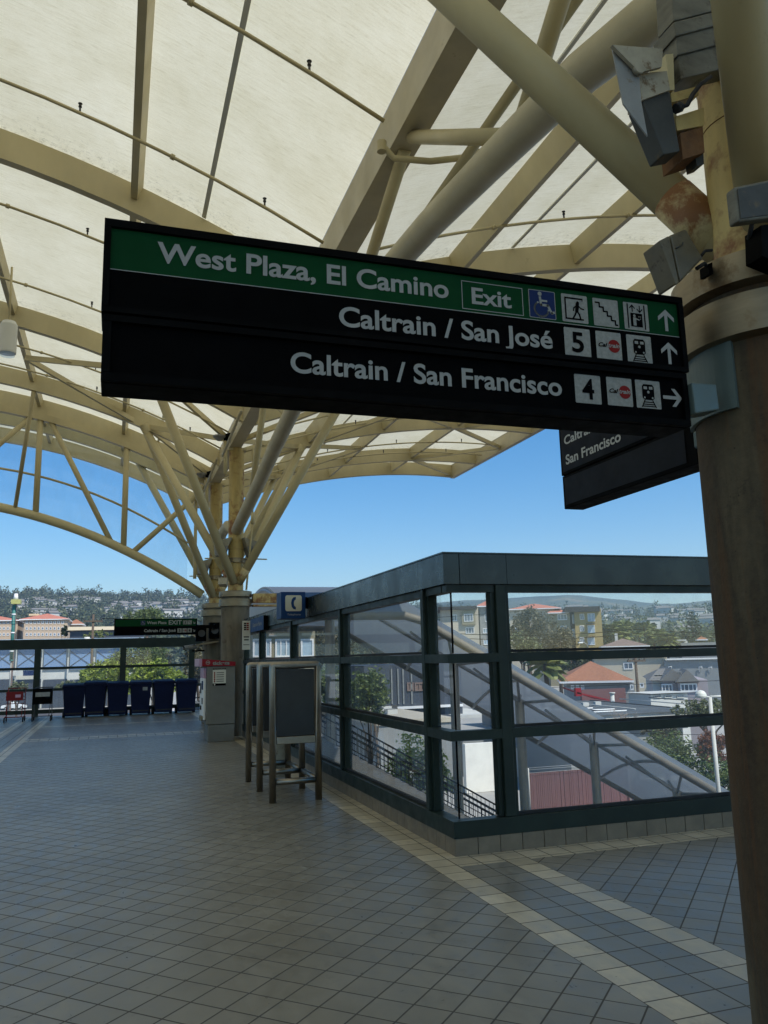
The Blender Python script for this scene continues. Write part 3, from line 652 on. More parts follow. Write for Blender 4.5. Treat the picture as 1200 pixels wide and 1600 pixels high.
# second sign
s2 = thing('hanging_sign', (2.45, 3.4, 2.36), 'smaller blue black sign behind the big one, with two lines about San Francisco', 'sign')
X2 = 2.41; UY = (0, -1, 0)
bevel(MB().box(X2+.004, X2+.13, 2.90, 3.985, 2.55, 2.855).build('sign_box', M['black'], s2), .004); bevel(MB().box(X2+.006, X2+.13, 2.85, 3.98, 2.355, 2.546).build('sign_box', M['black'], s2), .004)
MB().add([(X2, 3.96, 2.565), (X2, 2.91, 2.565), (X2, 2.91, 2.84), (X2, 3.96, 2.84)], [(0, 1, 2, 3)]).build('sign_face', M['signblue'], s2)
MB().add([(X2+.003, 3.955, 2.375), (X2+.003, 2.92, 2.375), (X2+.003, 2.92, 2.53), (X2+.003, 3.955, 2.53)], [(0, 1, 2, 3)]).build('sign_face', M['signblue'], s2)
lettering('Caltrain / San Jos\u00e9', (X2, 3.922, 2.716), UY, EZ, .74, .052, s2, 'letterpale', bold=.024)
lettering('San Francisco', (X2, 3.917, 2.600), UY, EZ, .532, .056, s2, 'letterpale', bold=.024)
bevel(MB().box(2.40, 2.47, 2.755, 2.85, 2.42, 2.50).build('bracket_arm', M['plate'], s2), .01); bevel(MB().box(2.40, 2.47, 2.755, 2.90, 2.60, 2.68).build('bracket_arm', M['plate'], s2), .01)
# far exit sign
YF = 20.5
s3 = thing('exit_sign', (1.0, YF, 2.2), 'far black and green sign reading West Plaza EXIT above the blue bins', 'sign')
MB().box(-.01, 1.93, YF+.004, YF+.14, 2.21, 2.60).build('sign_box', M['black'], s3)
MB().add([(.02, YF, 2.42), (1.90, YF, 2.42), (1.90, YF, 2.58), (.02, YF, 2.58)], [(0, 1, 2, 3)]).build('green_band', M['green'], s3)
MB().add([(.02, YF, 2.23), (1.90, YF, 2.23), (1.90, YF, 2.415), (.02, YF, 2.415)], [(0, 1, 2, 3)]).build('black_band', M['signface'], s3)
lettering('West Plaza', (.74, YF, 2.47), EX, EZ, .46, .07, s3); lettering('EXIT', (1.25, YF, 2.455), EX, EZ, .31, .105, s3)
lettering('Caltrain / San Jos\u00e9', (.68, YF, 2.28), EX, EZ, .74, .07, s3)
for kd, x, z in (('wheelchair', .60, 2.45), ('door', 1.59, 2.455), ('stairs', 1.70, 2.455), ('5', 1.46, 2.26), ('logo', 1.58, 2.26), ('train', 1.70, 2.26)): pictogram(kd, (x, YF-.002, z), EX, EZ, .10, s3)
arrow((1.82, YF, 2.46), EX, EZ, .07, s3, 135); arrow((1.82, YF, 2.27), EX, EZ, .07, s3, 135)
MB().box(1.93, 2.40, YF+.04, YF+.10, 2.36, 2.44).build('bracket_arm', M['black'], s3)
MB().box(2.36, 2.44, YF+.04, 21.4, 2.34, 2.46).build('bracket_arm', M['black'], s3)
# telephone sign
YT = 11.1
ts = thing('telephone_sign', (2.3, YT, 2.1), 'blue square telephone sign on a black arm beside the glass wall fascia', 'sign')
bevel(MB().box(2.178, 2.522, YT+.003, YT+.34, 2.105, 2.475).build('sign_box', M['telblue'], ts), .004)
MB().add([(2.182, YT, 2.11), (2.518, YT, 2.11), (2.518, YT, 2.47), (2.182, YT, 2.47)], [(0, 1, 2, 3)]).build('sign_face', M['telblue'], ts)
p = Plane2((2.182, YT, 2.11), EX, EZ, .336, .36); b = MB(); p.rrect(b, .16, .27, .85, .88, .08, .002, 0)
hs = [(.60, .82), (.50, .80), (.43, .72), (.40, .58), (.43, .43), (.50, .35), (.60, .33), (.60, .43), (.55, .46), (.53, .50), (.515, .58), (.53, .65), (.55, .69), (.60, .72)]
p.poly(b, hs, .004, 1); b.build('handset_symbol', [M['beige'], M['telblue']], ts)
lettering('Telephone', (2.262, YT, 2.15), EX, EZ, .19, .024, ts, 'letter', .01)
lettering('Telephone', (2.176, YT+.33, 2.16), (0, -.02, 1), (0, -1, 0), .28, .09, ts, 'letter', .01)
MB().box(2.524, 2.57, YT+.12, YT+.17, 2.31, 2.35).build('arm', M['black'], ts); 
MB().box(2.524, 2.572, YT+.10, YT+.19, 2.25, 2.41).build('wall_plate', M['black'], ts)
# blue box sign and white notice by the wall
bs = thing('fare_sign', (2.45, 15.0, 2.07), 'small blue box sign fixed to the glass wall fascia beside the far column', 'sign')
MB().box(2.505, 2.571, 14.34, 15.84, 2.075, 2.33).build('sign_box', M['black'], bs)
MB().add([(2.50, 15.83, 2.08), (2.50, 14.36, 2.08), (2.50, 14.36, 2.325), (2.50, 15.83, 2.325)], [(0, 1, 2, 3)]).build('sign_face', M['telblue'], bs)
lettering('Station Fare', (2.50, 15.5, 2.17), UY, EZ, .95, .07, bs, 'letter', .012)
nb = thing('hanging_notice', (2.5, 16.3, 1.76), 'narrow white hanging notice panel next to the far concrete column', 'sign')
MB().box(2.42, 2.575, 16.30, 16.33, 1.76, 2.33).build('panel', M['paper'], nb)
b = MB(); p = Plane2((2.42, 16.299, 1.76), EX, EZ, .155, .57)
for y in (.93, .86, .79, .72): p.rect(b, .18, y-.05, .45, y, .002, 0); p.rect(b, .5, y-.05, .8, y, .002, 1)
p.rect(b, .15, .42, .85, .46, .002, 0); p.rect(b, .2, .32, .8, .36, .002, 0); p.rect(b, .1, .16, .9, .18, .002, 0); b.build('print', [M['signface'], M['logored']], nb)

# ---------------------------------------------------------------- payphone stand
ps = thing('payphone_stand', (1.95, 10.1, 0), 'brushed steel tube payphone stand with three dark dividers beside the glass wall', 'payphone stand')
for i, y in enumerate((9.24, 10.09, 10.95)):
    f = MB(); x0, x1, zt_, r = 1.715, 2.235, 1.487, .040
    f.tube([(x0, y, 0), (x0, y, zt_-.012), (x0+.004, y, zt_-.003), (x0+.013, y, zt_), (x1-.013, y, zt_), (x1-.004, y, zt_-.003), (x1, y, zt_-.012), (x1, y, 0)], r, 16)
    dv = f.build('divider_frame', M['tube_steel'], ps)
    MB().tube([(x0+r, y, .215), (x1-r, y, .215)], .033, 14).build('foot_rail', M['tube_steel'], dv)
    bevel(MB().box(x0+r, x1-r, y-.03, y+.03, .62, .70).build('lower_rail', M['tube_steel'], dv), .006)
    bevel(MB().box(x0+.045, x1-.045, y-.018, y+.018, .702, 1.44).build('panel', M['panel_dark'], dv), .006)
    bevel(MB().box(x0+.06, x1-.06, y-.021, y-.0185, .73, 1.41).build('panel_face', M['panel_dark'], dv), .002)
MB().tube([(2.235, 9.28, .215), (2.235, 10.05, .215)], .030, 12).build('long_rail', M['tube_steel'], ps); MB().tube([(2.235, 10.13, .215), (2.235, 10.91, .215)], .030, 12).build('long_rail', M['tube_steel'], ps)
for y0, y1 in ((9.265, 10.065), (10.115, 10.925)):
    bevel(MB().box(1.98, 2.225, y0, y1, .66, .70).build('shelf', M['steel'], ps), .004); MB().box(2.205, 2.23, y0, y1, .702, 1.43).build('back_panel', M['offwhite'], ps)
MB().box(2.0, 2.2, 10.98, 11.03, 0.02, .58).build('cover_plate', M['offwhite'], ps)
# ---------------------------------------------------------------- ticket machine
tm = thing('ticket_machine', (2.0, 16.9, 0), 'tall grey steel ticket machine with a red tickets header in front of the far column', 'ticket machine')
bevel(MB().box(1.79, 2.305, 16.50, 17.25, 0, .33).build('plinth', M['tvm'], tm), .01); bevel(MB().box(1.755, 2.305, 16.48, 17.3, .334, 1.45).build('cabinet', M['tvm'], tm), .01)
b = MB(); b.add([(1.66, 16.46, 1.455), (2.31, 16.46, 1.45), (2.31, 16.46, 1.53), (1.66, 16.46, 1.60), (1.66, 17.4, 1.455), (2.31, 17.4, 1.45), (2.31, 17.4, 1.53), (1.66, 17.4, 1.60)], [(0, 1, 2, 3), (5, 4, 7, 6), (4, 0, 3, 7), (1, 5, 6, 2), (3, 2, 6, 7), (4, 5, 1, 0)]); b.build('header', M['red'], tm)
MB().box(1.60, 1.655, 16.46, 17.4, 1.455, 1.605).build('header_end', M['pink'], tm)
lettering('tickets', (1.86, 16.455, 1.474), EX, EZ, .33, .072, tm, 'icon', .045, ref='E')
p = Plane2((1.72, 16.458, 1.475), EX, EZ, .1, .1); b = MB(); p.disc(b, .5, .5, .42, .002, mi=0); p.disc(b, .5, .5, .3, .003, mi=1); p.poly(b, [(.25, .42), (.6, .42), (.6, .3), (.85, .5), (.6, .7), (.6, .58), (.25, .58)], .004, 0); b.build('roundel', [M['icon'], M['red']], tm)
b = MB(); b.box(1.70, 1.752, 16.56, 17.25, .42, 1.22); bevel(b.build('front_panel', M['white'], tm), .01)
MB().box(1.705, 1.75, 16.56, 17.25, 1.225, 1.42).build('front_panel', M['pink'], tm)
for z0, z1, y0, y1, m in ((1.0, 1.17, 16.62, 16.82, 'blue'), (.92, 1.12, 16.95, 17.15, 'darkgrey'), (.72, .84, 16.65, 16.8, 'darkgrey'), (.6, .68, 16.9, 17.1, 'black')): MB().box(1.69, 1.699, y0, y1, z0, z1).build('display' if m == 'blue' else 'slot', M[m], tm)
bevel(MB().box(1.66, 1.70, 16.6, 16.95, .40, .50).build('change_tray', M['steel'], tm), .01)
MB().box(1.868, 2.125, 16.472, 16.479, 1.075, 1.41).build('poster', M['paper'], tm)
b = MB(); p = Plane2((1.868, 16.471, 1.075), EX, EZ, .257, .335); p.rect(b, 0, .92, 1, 1, .001, 0); p.rect(b, 0, 0, 1, .13, .001, 0)
for y in (.74, .62, .50, .37, .25): p.disc(b, .14, y, .055, .001, mi=1); p.rect(b, .28, y-.015, .85, y+.02, .001, 0)
p.disc(b, .14, .065, .05, .002, mi=2); b.build('poster_print', [M['signface'], M['logored'], M['paper']], tm)
lettering('Ticket Vending Machine', (1.885, 16.470, 1.392), EX, EZ, .22, .012, tm, 'paper', .01, .0035)

# ---------------------------------------------------------------- blue wheelie bins, carts
def make_bin():
    t = thing('wheelie_bin', (-1.1, 26.3, 0), 'blue wheelie bin at the left end of the row, beside the black cart', 'bin', 'blue wheelie bins along the balustrade')
    b = MB(); lo, hi = (.22, .26), (.285, .34); n = 1
    vs = [(-lo[0], -lo[1], .06), (lo[0], -lo[1], .06), (lo[0], lo[1], .06), (-lo[0], lo[1], .06), (-.27, -.33, .93), (.27, -.33, .93), (.27, .33, .93), (-.27, .33, .93)]
    b.add(vs, [(0, 3, 2, 1), (0, 1, 5, 4), (1, 2, 6, 5), (2, 3, 7, 6), (3, 0, 4, 7), (4, 5, 6, 7)])
    o = b.build('body', M['binblue'], t, (0, 0, 0)); bevel(o, .02, 2)
    bevel(MB().box(-.29, .29, -.35, .35, .90, .945).build('rim', M['binblue'], t, (0, 0, 0)), .008)
    l = MB(); l.add([(-.295, -.37, .95), (.295, -.37, .95), (.295, .33, .985), (-.295, .33, .985), (-.26, -.33, 1.0), (.26, -.33, 1.0), (.26, .28, 1.04), (-.26, .28, 1.04)], [(0, 3, 2, 1), (0, 1, 5, 4), (1, 2, 6, 5), (2, 3, 7, 6), (3, 0, 4, 7), (4, 5, 6, 7)])
    bevel(l.build('lid', M['binblue'], t, (0, 0, 0)), .01)
    MB().tube([(-.26, .40, .97), (.26, .40, .97)], .016, 8).build('handle', M['binblue'], t, (0, 0, 0))
    for s in (-1, 1): MB().tube([(s*.20, .27, .11), (s*.27, .27, .11)], .11, 16).build('wheel', M['rubber'], t, (0, 0, 0))
    MB().box(-.2, .2, -.268, -.262, .12, .2).build('foot_recess', M['rubber'], t, (0, 0, 0))
    return t
bin0 = make_bin(); bx = [-1.08, -.47, .16, .82, 1.49, 2.17]
bl = ['blue wheelie bin at the left end of the row, beside the black cart', 'slightly taller blue wheelie bin, second from the left end of the row', 'blue wheelie bin third from the left end of the row', 'blue wheelie bin with a small pale sticker on its front, fourth in the row', 'blue wheelie bin fifth from the left end, next to last in the row', 'blue wheelie bin at the right end of the row, beside the ticket machine']
for i in range(6):
    o = bin0 if i == 0 else dup(bin0, (0, 0, 0)); o.location = (bx[i], 26.35+.05*math.sin(i*2.1), 0); o.rotation_euler.z = rad([2, -3, 1, -1, 3, 0][i]); o['label'] = bl[i]
    o.scale = (1.14, 1, [.965, 1.02, .99, .99, 1.0, 1.0][i])
b = MB(); b.add([(.05, -.318, .74), (.17, -.320, .74), (.17, -.328, .84), (.05, -.326, .84)], [(0, 1, 2, 3)])
stk = [o for o in bpy.data.objects if o.get('label') == bl[3]][0]; b.build('sticker', M['grey'], stk, (0, 0, 0))
def cart(x, y, m, label, board):
    t = thing('shopping_cart', (x, y, 0), label, 'cart', 'two carts parked by the balustrade')
    w2 = .24; MM = M[m]; b = MB()
    for sx in (-1, 1):
        b.tube([(sx*w2, -.24, .13), (sx*w2, .26, .16), (sx*w2*.95, .24, .55), (sx*w2*.95, .33, .92)], .012, 8)
        b.tube([(sx*w2*.8, -.24, .15), (sx*w2*.9, -.18, .52)], .010, 8)
    b.tube([(-w2*.95, .33, .92), (w2*.95, .33, .92)], .015, 8); b.tube([(-w2, -.24, .14), (w2, -.24, .14)], .012, 8); b.build('frame', MM, t, (0, 0, 0))
    k = MB()
    for z, e in ((.50, 0), (.60, .01), (.70, .02), (.80, .03)):
        for (a, c) in (((-w2*.9-e, -.22-e), (w2*.9+e, -.22-e)), ((w2*.9+e, -.22-e), (w2*.9+e, .25)), ((w2*.9+e, .25), (-w2*.9-e, .25)), ((-w2*.9-e, .25), (-w2*.9-e, -.22-e))): k.tube([(*a, z), (*c, z)], .006, 6)
    for i in range(9):
        x_ = -w2*.9+i*w2*.225; k.tube([(x_, -.22, .5), (x_, -.25, .8)], .004, 6); k.tube([(x_, -.22, .5), (x_, .25, .5)], .004, 6)
    k.build('basket', MM, t, (0, 0, 0))
    (MB().box(-w2*.9, w2*.9, -.29, -.262, .60, .84) if board == 'red' else MB().box(-w2*1.05, w2*1.05, -.30, .1, .47, .90)).build('front_board', MM if board == 'red' else M['black'], t, (0, 0, 0))
    if board == 'white': MB().box(-.18, .20, -.307, -.301, .68, .80).build('label_plate', M['grey'], t, (0, 0, 0))
    else: MB().box(.02, .16, -.297, -.291, .68, .76).build('label_plate', M['pink'], t, (0, 0, 0))
    for sx in (-1, 1):
        for yy in (-.24, .26): c = MB().tube([(sx*w2-.014, yy, .06), (sx*w2+.014, yy, .06)], .06, 14); c.box(sx*w2-.02, sx*w2+.02, yy-.01, yy+.01, .06, .135); c.build('caster', M['rubber'], t, (0, 0, 0))
    return t
cart(-2.60, 25.6, 'cartred', 'red wire shopping cart standing by the far balustrade', 'red')
cart(-1.88, 25.6, 'darkgrey', 'black cart with a small pale plate on its front, beside the first bin', 'white')

# ---------------------------------------------------------------- lights, speakers, cameras on the columns
def uplight(loc, rz, label, s=1.0):
    t = thing('uplight', loc, label, 'light', 'uplights bracketed to the columns', rz)
    O = (0, 0, 0)
    b = MB(); b.add([(-.12, -.10, -.16), (.12, -.10, -.16), (.12, .12, -.16), (-.12, .12, -.16), (-.15, -.16, .06), (.15, -.16, .06), (.13, .14, .06), (-.13, .14, .06)], [(0, 3, 2, 1), (0, 1, 5, 4), (1, 2, 6, 5), (2, 3, 7, 6), (3, 0, 4, 7), (4, 5, 6, 7)]); bevel(b.build('housing', M['grey'], t, O), .01)
    h = MB(); h.add([(-.16, -.17, .062), (.16, -.17, .062), (.14, .15, .062), (-.14, .15, .062), (-.19, -.24, .24), (.19, -.24, .24), (.15, .10, .16), (-.15, .10, .16)], [(0, 1, 5, 4), (1, 2, 6, 5), (2, 3, 7, 6), (3, 0, 4, 7)]); h.build('reflector_hood', M['offwhite'], t, O)
    MB().tube([(-.165, 0, .01), (-.185, 0, .01)], .03, 12).build('pivot', M['offwhite'], t, O); MB().tube([(.165, 0, .01), (.185, 0, .01)], .03, 12).build('pivot', M['offwhite'], t, O)
    k = MB(); k.box(-.20, -.187, -.03, .03, -.20, .05); k.box(.187, .20, -.03, .03, -.20, .05); k.box(-.20, .20, -.03, .03, -.213, -.20); k.box(-.03, .03, .03, .34, -.212, -.19); k.build('yoke', M['cream'], t, O)
    return t
def pxpoly(b, pts, Y, th, mi=0):
    P_ = [at(x, y, Y=Y) for x, y in pts]; b.poly([tuple(p) for p in P_], (0, th, 0), mi); return b
un = thing('uplight', (1.95, 2.3, 3.45), 'white hooded uplight left of the near column, below the crossing pipes', 'light', 'uplights bracketed to the columns')
bevel(pxpoly(MB(), [(1003, 157), (1047, 141), (1063, 236), (1038, 241)], 2.28, .09).build('housing', M['greydark'], un), .006)
pxpoly(MB(), [(1000, 114), (1042, 111), (1047, 140.5), (1003, 156.5)], 2.27, .09).build('hood_neck', M['offwhite'], un)
pxpoly(MB(), [(957, 70), (1036, 76), (1034, 104), (1000, 113)], 2.24, .015).build('reflector_hood', M['offwhite'], un)
pxpoly(MB(), [(956, 71), (999, 115), (1002, 158), (1012, 213), (974, 162)], 2.262, .006).build('reflector_hood', M['whitemetal'], un)
c = at(1000, 105, Y=2.235); MB().tube([c, c+Vector((0, .02, 0))], .022, 16).build('pivot', M['offwhite'], un)
bk = thing('light_bracket', (2.15, 2.36, 3.5), 'rusty cream steel bracket with black cable between the hooded uplight and near column', 'bracket')
for pts, y0, th, m_ in (([(1040, 85), (1052, 84), (1054, 140), (1047, 141)], 2.3, .12, 'cream'), ([(1048, 146), (1092, 134), (1092, 148), (1050, 160)], 2.3, .10, 'cream_rust'), ([(1055, 182), (1100, 168), (1100, 196), (1058, 204)], 2.31, .10, 'cream_rust'), ([(1063, 208), (1098, 198), (1101, 238), (1067, 249)], 2.30, .12, 'rust'), ([(1086, 240), (1099, 236), (1100, 256), (1089, 260)], 2.33, .06, 'greydark'), ([(1046, 141), (1053, 139), (1060, 206), (1056, 207)], 2.33, .06, 'cream')):
    pxpoly(MB(), pts, y0, th).build('plate', M[m_], bk)
MB().tube([at(1062, 168, Y=2.28), at(1074, 164, Y=2.27), at(1082, 148, Y=2.27), at(1094, 132, Y=2.28), at(1110, 120, Y=2.3)], .009, 8).build('cable', M['rubber'], bk); MB().tube([at(1056, 170, Y=2.28), at(1063, 167, Y=2.28)], .02, 8).build('plug', M['rubber'], bk)
# big ribbed luminaire at the top right
bl_ = thing('floodlight_housing', (2.4, 2.0, 3.9), 'large grey ribbed floodlight housing at the top of the near column', 'light')
for pts, y0, th in (([(1047, -60), (1250, -110), (1250, -18), (1052, 33)], 2.31, .10), ([(1052, 34.5), (1250, -16.5), (1250, 5), (1056, 56)], 2.29, .13), ([(1056, 57.5), (1250, 6.5), (1250, 36), (1059, 86)], 2.30, .11), ([(1059, 87.5), (1250, 37.5), (1250, 78), (1064, 123)], 2.31, .10)):
    bevel(pxpoly(MB(), pts, y0, th).build('housing', M['lampgrey'], bl_), .004)
# small flood light
def smallflood(loc, rz, label):
    t = thing('small_floodlight', loc, label, 'light', None, rz); O = (0, 0, 0)
    Rm = Matrix.Rotation(rad(-24), 3, 'X')
    b = MB(); b.add([Rm @ Vector(q) for q in [(-.085, -.09, -.07), (.085, -.09, -.07), (.085, .03, -.07), (-.085, .03, -.07), (-.085, -.09, .07), (.085, -.09, .07), (.085, .03, .07), (-.085, .03, .07)]], [(0, 3, 2, 1), (4, 5, 6, 7), (0, 1, 5, 4), (1, 2, 6, 5), (2, 3, 7, 6), (3, 0, 4, 7)]); bevel(b.build('housing', M['offwhite'], t, O), .014, 3)
    b = MB(); b.add([Rm @ Vector(q) for q in [(-.095, -.115, -.08), (.095, -.115, -.08), (.095, -.091, -.08), (-.095, -.091, -.08), (-.095, -.115, .08), (.095, -.115, .08), (.095, -.091, .08), (-.095, -.091, .08)]], [(0, 3, 2, 1), (4, 5, 6, 7), (0, 1, 5, 4), (1, 2, 6, 5), (2, 3, 7, 6), (3, 0, 4, 7)]); bevel(b.build('lens_frame', M['offwhite'], t, O), .006)
    MB().box(-.035, .035, .05, .13, -.02, .02).build('arm', M['rubber'], t, O); MB().tube([(.0, .03, -.05), (.03, .09, -.08), (.04, .15, -.04)], .008, 8).build('cable', M['rubber'], t, O); MB().tube([(.0, .03, .04), (.05, .09, .06), (.05, .17, .0)], .006, 8).build('cable', M['rubber'], t, O)
    return t
sf0 = thing('small_floodlight', (2.02, 2.3, 2.95), 'small beige floodlight tilted beside the near column collar', 'light')
bevel(pxpoly(MB(), [(1047, 367), (1072, 357), (1099, 403), (1063, 441)], 2.30, .085).build('housing', M['floodbeige'], sf0), .008, 2); bevel(pxpoly(MB(), [(1030, 376), (1045.5, 368), (1061.5, 442), (1056, 444)], 2.29, .10).build('lens_frame', M['floodbeige'], sf0), .004, 2)
MB().tube([at(1056, 388, Y=2.296), at(1066, 383, Y=2.296), at(1067, 379, Y=2.296)], .0025, 6).build('clasp', M['greydark'], sf0)
MB().tube([at(1094, 402, Y=2.34), at(1102, 392, Y=2.33), at(1112, 391, Y=2.34)], .006, 8).build('cable', M['rubber'], sf0); MB().tube([at(1088, 420, Y=2.34), at(1100, 412, Y=2.33), at(1110, 420, Y=2.36)], .008, 8).build('cable', M['rubber'], sf0); pxpoly(MB(), [(1107, 412), (1113, 410), (1114, 428), (1108, 428)], 2.33, .05).build('arm', M['black'], sf0)
# grey speaker plate on the near column strut
sp = thing('speaker_box', (2.42, 2.22, 3.3), 'flat dark grey rectangular box bolted on the near column at the right edge', 'speaker')
bevel(pxpoly(MB(), [(1148, 291), (1290, 262), (1290, 328), (1154, 346)], 2.10, .05).build('housing', M['lampgrey'], sp), .01, 3); pxpoly(MB(), [(1153, 295), (1285, 268), (1285, 324), (1158, 341)], 2.094, .005).build('front', M['greydark'], sp); c = at(1175, 350, Y=2.14); MB().tube([c, c+Vector((.02, .04, -.03)), c+Vector((.05, .08, -.02))], .009, 8).build('cable', M['rubber'], sp); pxpoly(MB(), [(1189, 352), (1240, 345), (1240, 420), (1191, 400)], 2.12, .08).build('junction_box', M['black'], sp)
for k, (cx, cyy) in enumerate(((2.485, 17.8), (2.485, 21.6))):
    nm = ('first', 'second')[k]
    uplight((cx-.34, cyy-.1, 3.95), rad(80), 'grey uplight box on the left side of the %s far column' % nm); uplight((cx+.34, cyy-.1, 3.95), rad(-80), 'grey uplight box on the right side of the %s far column' % nm)
    rg = thing('lamp_collar', (cx, cyy, 3.7), 'pale steel ring holding the uplights on the %s far column' % nm, 'ring'); c = MB().lathe((cx, cyy, 0), [(.17, 3.66), (.22, 3.66), (.22, 3.76), (.17, 3.76)], 24); c.box(cx-.30, cx-.2, cyy-.06, cyy+.06, 3.68, 3.75); c.box(cx+.2, cx+.30, cyy-.06, cyy+.06, 3.68, 3.75); c.build('ring', M['steel'], rg)
smallflood((2.18, 17.45, 3.18), rad(-20), 'small grey floodlight low on the first far column')
# cream cross arm of the far column
ca = thing('cross_arm', (2.9, 17.7, 2.8), 'short rusty cream beam reaching right from the far column collar', 'beam')
MB().box(2.84, 3.62, 17.6, 17.78, 2.78, 2.98).build('beam', M['cream_rust'], ca); MB().box(2.84, 3.62, 17.58, 17.80, 2.70, 2.74).build('flange', M['cream_rust'], ca)
# security camera and loudspeakers on the second far column
sc_ = thing('security_camera', (1.9, 21.1, 1.9), 'grey security camera on a wall arm beside the second far column', 'camera')
d = Vector((-.86, -.3, -.12)).normalized(); c0 = Vector((1.86, 21.1, 1.92)); MB().tube([c0-d*.14, c0+d*.2], .055, 12).build('body', M['grey'], sc_); MB().bar(c0-d*.16, c0+d*.24, .15, .012).build('sunshade', M['grey'], sc_) ; MB().tube([c0+d*.2, c0+d*.22], .045, 12).build('lens', M['black'], sc_); MB().box(1.88, 2.19, 21.2, 21.24, 1.80, 1.84).build('arm', M['black'], sc_)
for x, z, l in ((2.09, 2.25, 'left'), (2.42, 2.32, 'right')):
    ls = thing('loudspeaker', (x, 21.1, z-.2), 'black loudspeaker box clamped to the second far column, %s one of two' % l, 'speaker')
    bevel(MB().box(x-.14, x+.12, 21.0, 21.22, z-.2, z+.2).build('cabinet', M['black'], ls), .01); MB().tube([(x, 20.998, z), (x, 20.985, z)], .09, 16).build('grille', M['darkgrey'], ls)
db = thing('display_shelf', (2.2, 21.1, 2.0), 'slanted pale shelf under the black loudspeakers', 'shelf'); MB().obox((2.22, 21.05, 2.0), (.28, 0, .04), (0, .22, 0), (0, 0, .02)).build('shelf', M['steel'], db)
# pendant lamp on the left
pl = thing('pendant_lamp', (-1.95, 13.4, 6.5), 'pale cylinder pendant lamp hanging at the left edge below the canopy', 'lamp')
c = at(13, 527, Y=13.4); x, z = c.x, c.z
MB().lathe((x, 13.4, z), [(.125, -.27), (.13, -.25), (.13, .20), (.10, .26), (.03, .28)], 28).build('shade', M['lampwhite'], pl)
MB().lathe((x, 13.4, z), [(.11, -.31), (.115, -.272), (.04, -.272)], 28).build('glass_ring', M['gableglass'], pl); MB().tube([(x, 13.4, z+.28), (x-.01, 13.4, zb(x)+.1)], .018, 8).build('stem', M['cream'], pl)
# rain pipe and small fittings at the column heads
for k, (cx, cyy) in enumerate(((2.485, 17.8), (2.485, 21.6))):
    rp = thing('drain_pipe', (cx-.1, cyy, 6), 'cream drain pipe with black outlet at the head of the %s far column' % ('first', 'second')[k], 'pipe')
    MB().tube([(cx-.28, cyy-.25, 5.6), (cx-.28, cyy-.25, 6.35)], .045, 10).build('pipe', M['cream'], rp); MB().tube([(cx-.28, cyy-.25, 6.35), (cx-.25, cyy-.25, 6.48), (cx-.15, cyy-.25, 6.5)], .055, 10).build('outlet', M['black'], rp)
    MB().lathe((cx-.42, cyy-.25, 6.35), [(.05, 0), (.14, .08), (.14, .11)], 16).build('drip_pan', M['grey'], rp)
    cd = thing('conduit', (cx-.3, cyy-3, 6.1), 'thin conduit running beside the spine beam up to the %s far column' % ('first', 'second')[k], 'pipe'); MB().tube([(cx-.35, cyy-.3, 6.0), (cx-.36, cyy-3.2, 6.16)], .03, 8).build('pipe', M['cream_pale'], cd)
rd = thing('tie_rod', (2.95, 17.6, 3), 'thin hanging cream rod with turnbuckles right of the far column', 'rod')
MB().tube([(2.80, 17.5, 6.2), (2.80, 17.5, 4.75)], .02, 8).build('rod', M['cream'], rd); MB().tube([(2.80, 17.5, 4.75), (2.80, 17.5, 4.5)], .04, 8).build('turnbuckle', M['cream'], rd); MB().tube([(2.80, 17.5, 4.5), (2.68, 17.55, 3.05)], .022, 8).build('rod', M['cream'], rd); MB().tube([(2.745, 17.52, 3.75), (2.72, 17.53, 3.5)], .04, 8).build('turnbuckle', M['cream'], rd)

# ================================================================ the town and hills below the concourse
GZ = -6.5
def foliage(name, dark, lite, trans=.25):
    m, nt, b = newmat(name); g = N(nt, 'ShaderNodeNewGeometry')
    c = ramp(nt, g.outputs['Random Per Island'], [(0, dark), (1, lite)])
    c = mixc(nt, .6, c, ramp(nt, noise(nt, .5, 3), [(.3, (.65, .7, .6)), (.7, (1.3, 1.25, 1.1))]), 'MULTIPLY')
    nt.links.new(c, b.inputs['Base Color']); b.inputs['Roughness'].default_value = .55
    t = N(nt, 'ShaderNodeBsdfTranslucent'); nt.links.new(c, t.inputs[0]); mx = N(nt, 'ShaderNodeMixShader'); mx.inputs[0].default_value = trans
    nt.links.new(b.outputs[0], mx.inputs[1]); nt.links.new(t.outputs[0], mx.inputs[2]); nt.links.new(mx.outputs[0], nt.nodes['Material Output'].inputs[0]); return m
F = {'dark': foliage('dark_leaves', (.022, .040, .016), (.065, .095, .035)), 'mid': foliage('green_leaves', (.05, .085, .022), (.19, .24, .07)),
     'bright': foliage('bright_leaves', (.13, .19, .02), (.42, .50, .08), .4), 'olive': foliage('olive_leaves', (.06, .06, .035), (.17, .15, .085)),
     'pale': foliage('pale_leaves', (.08, .10, .045), (.22, .24, .12)), 'redbrown': foliage('red_brown_leaves', (.12, .035, .015), (.30, .12, .06)),
     'forest': foliage('hill_forest_leaves', (.03, .05, .022), (.12, .14, .06), .1), 'palm': foliage('palm_leaves', (.09, .12, .03), (.28, .30, .11))}
M['bark'] = mat('bark', (.10, .075, .055), .9, var=.3, scale=6, bump=.3)
M['deadbark'] = mat('bare_pale_bark', (.36, .28, .23), .9, var=.2, scale=4)
M['asphalt'] = mat('asphalt', (.075, .075, .078), .85, var=.2, scale=.4)
M['lot'] = mat('pale_concrete_ground', (.36, .35, .33), .85, var=.18, scale=.12)
M['road'] = mat('pale_road', (.42, .41, .40), .8, var=.1, scale=.2)
M['ochre'] = mat('ochre_render', (.36, .27, .11), .85, var=.07, scale=.3)
M['oliver'] = mat('olive_render', (.27, .24, .16), .8, var=.07, scale=.3)
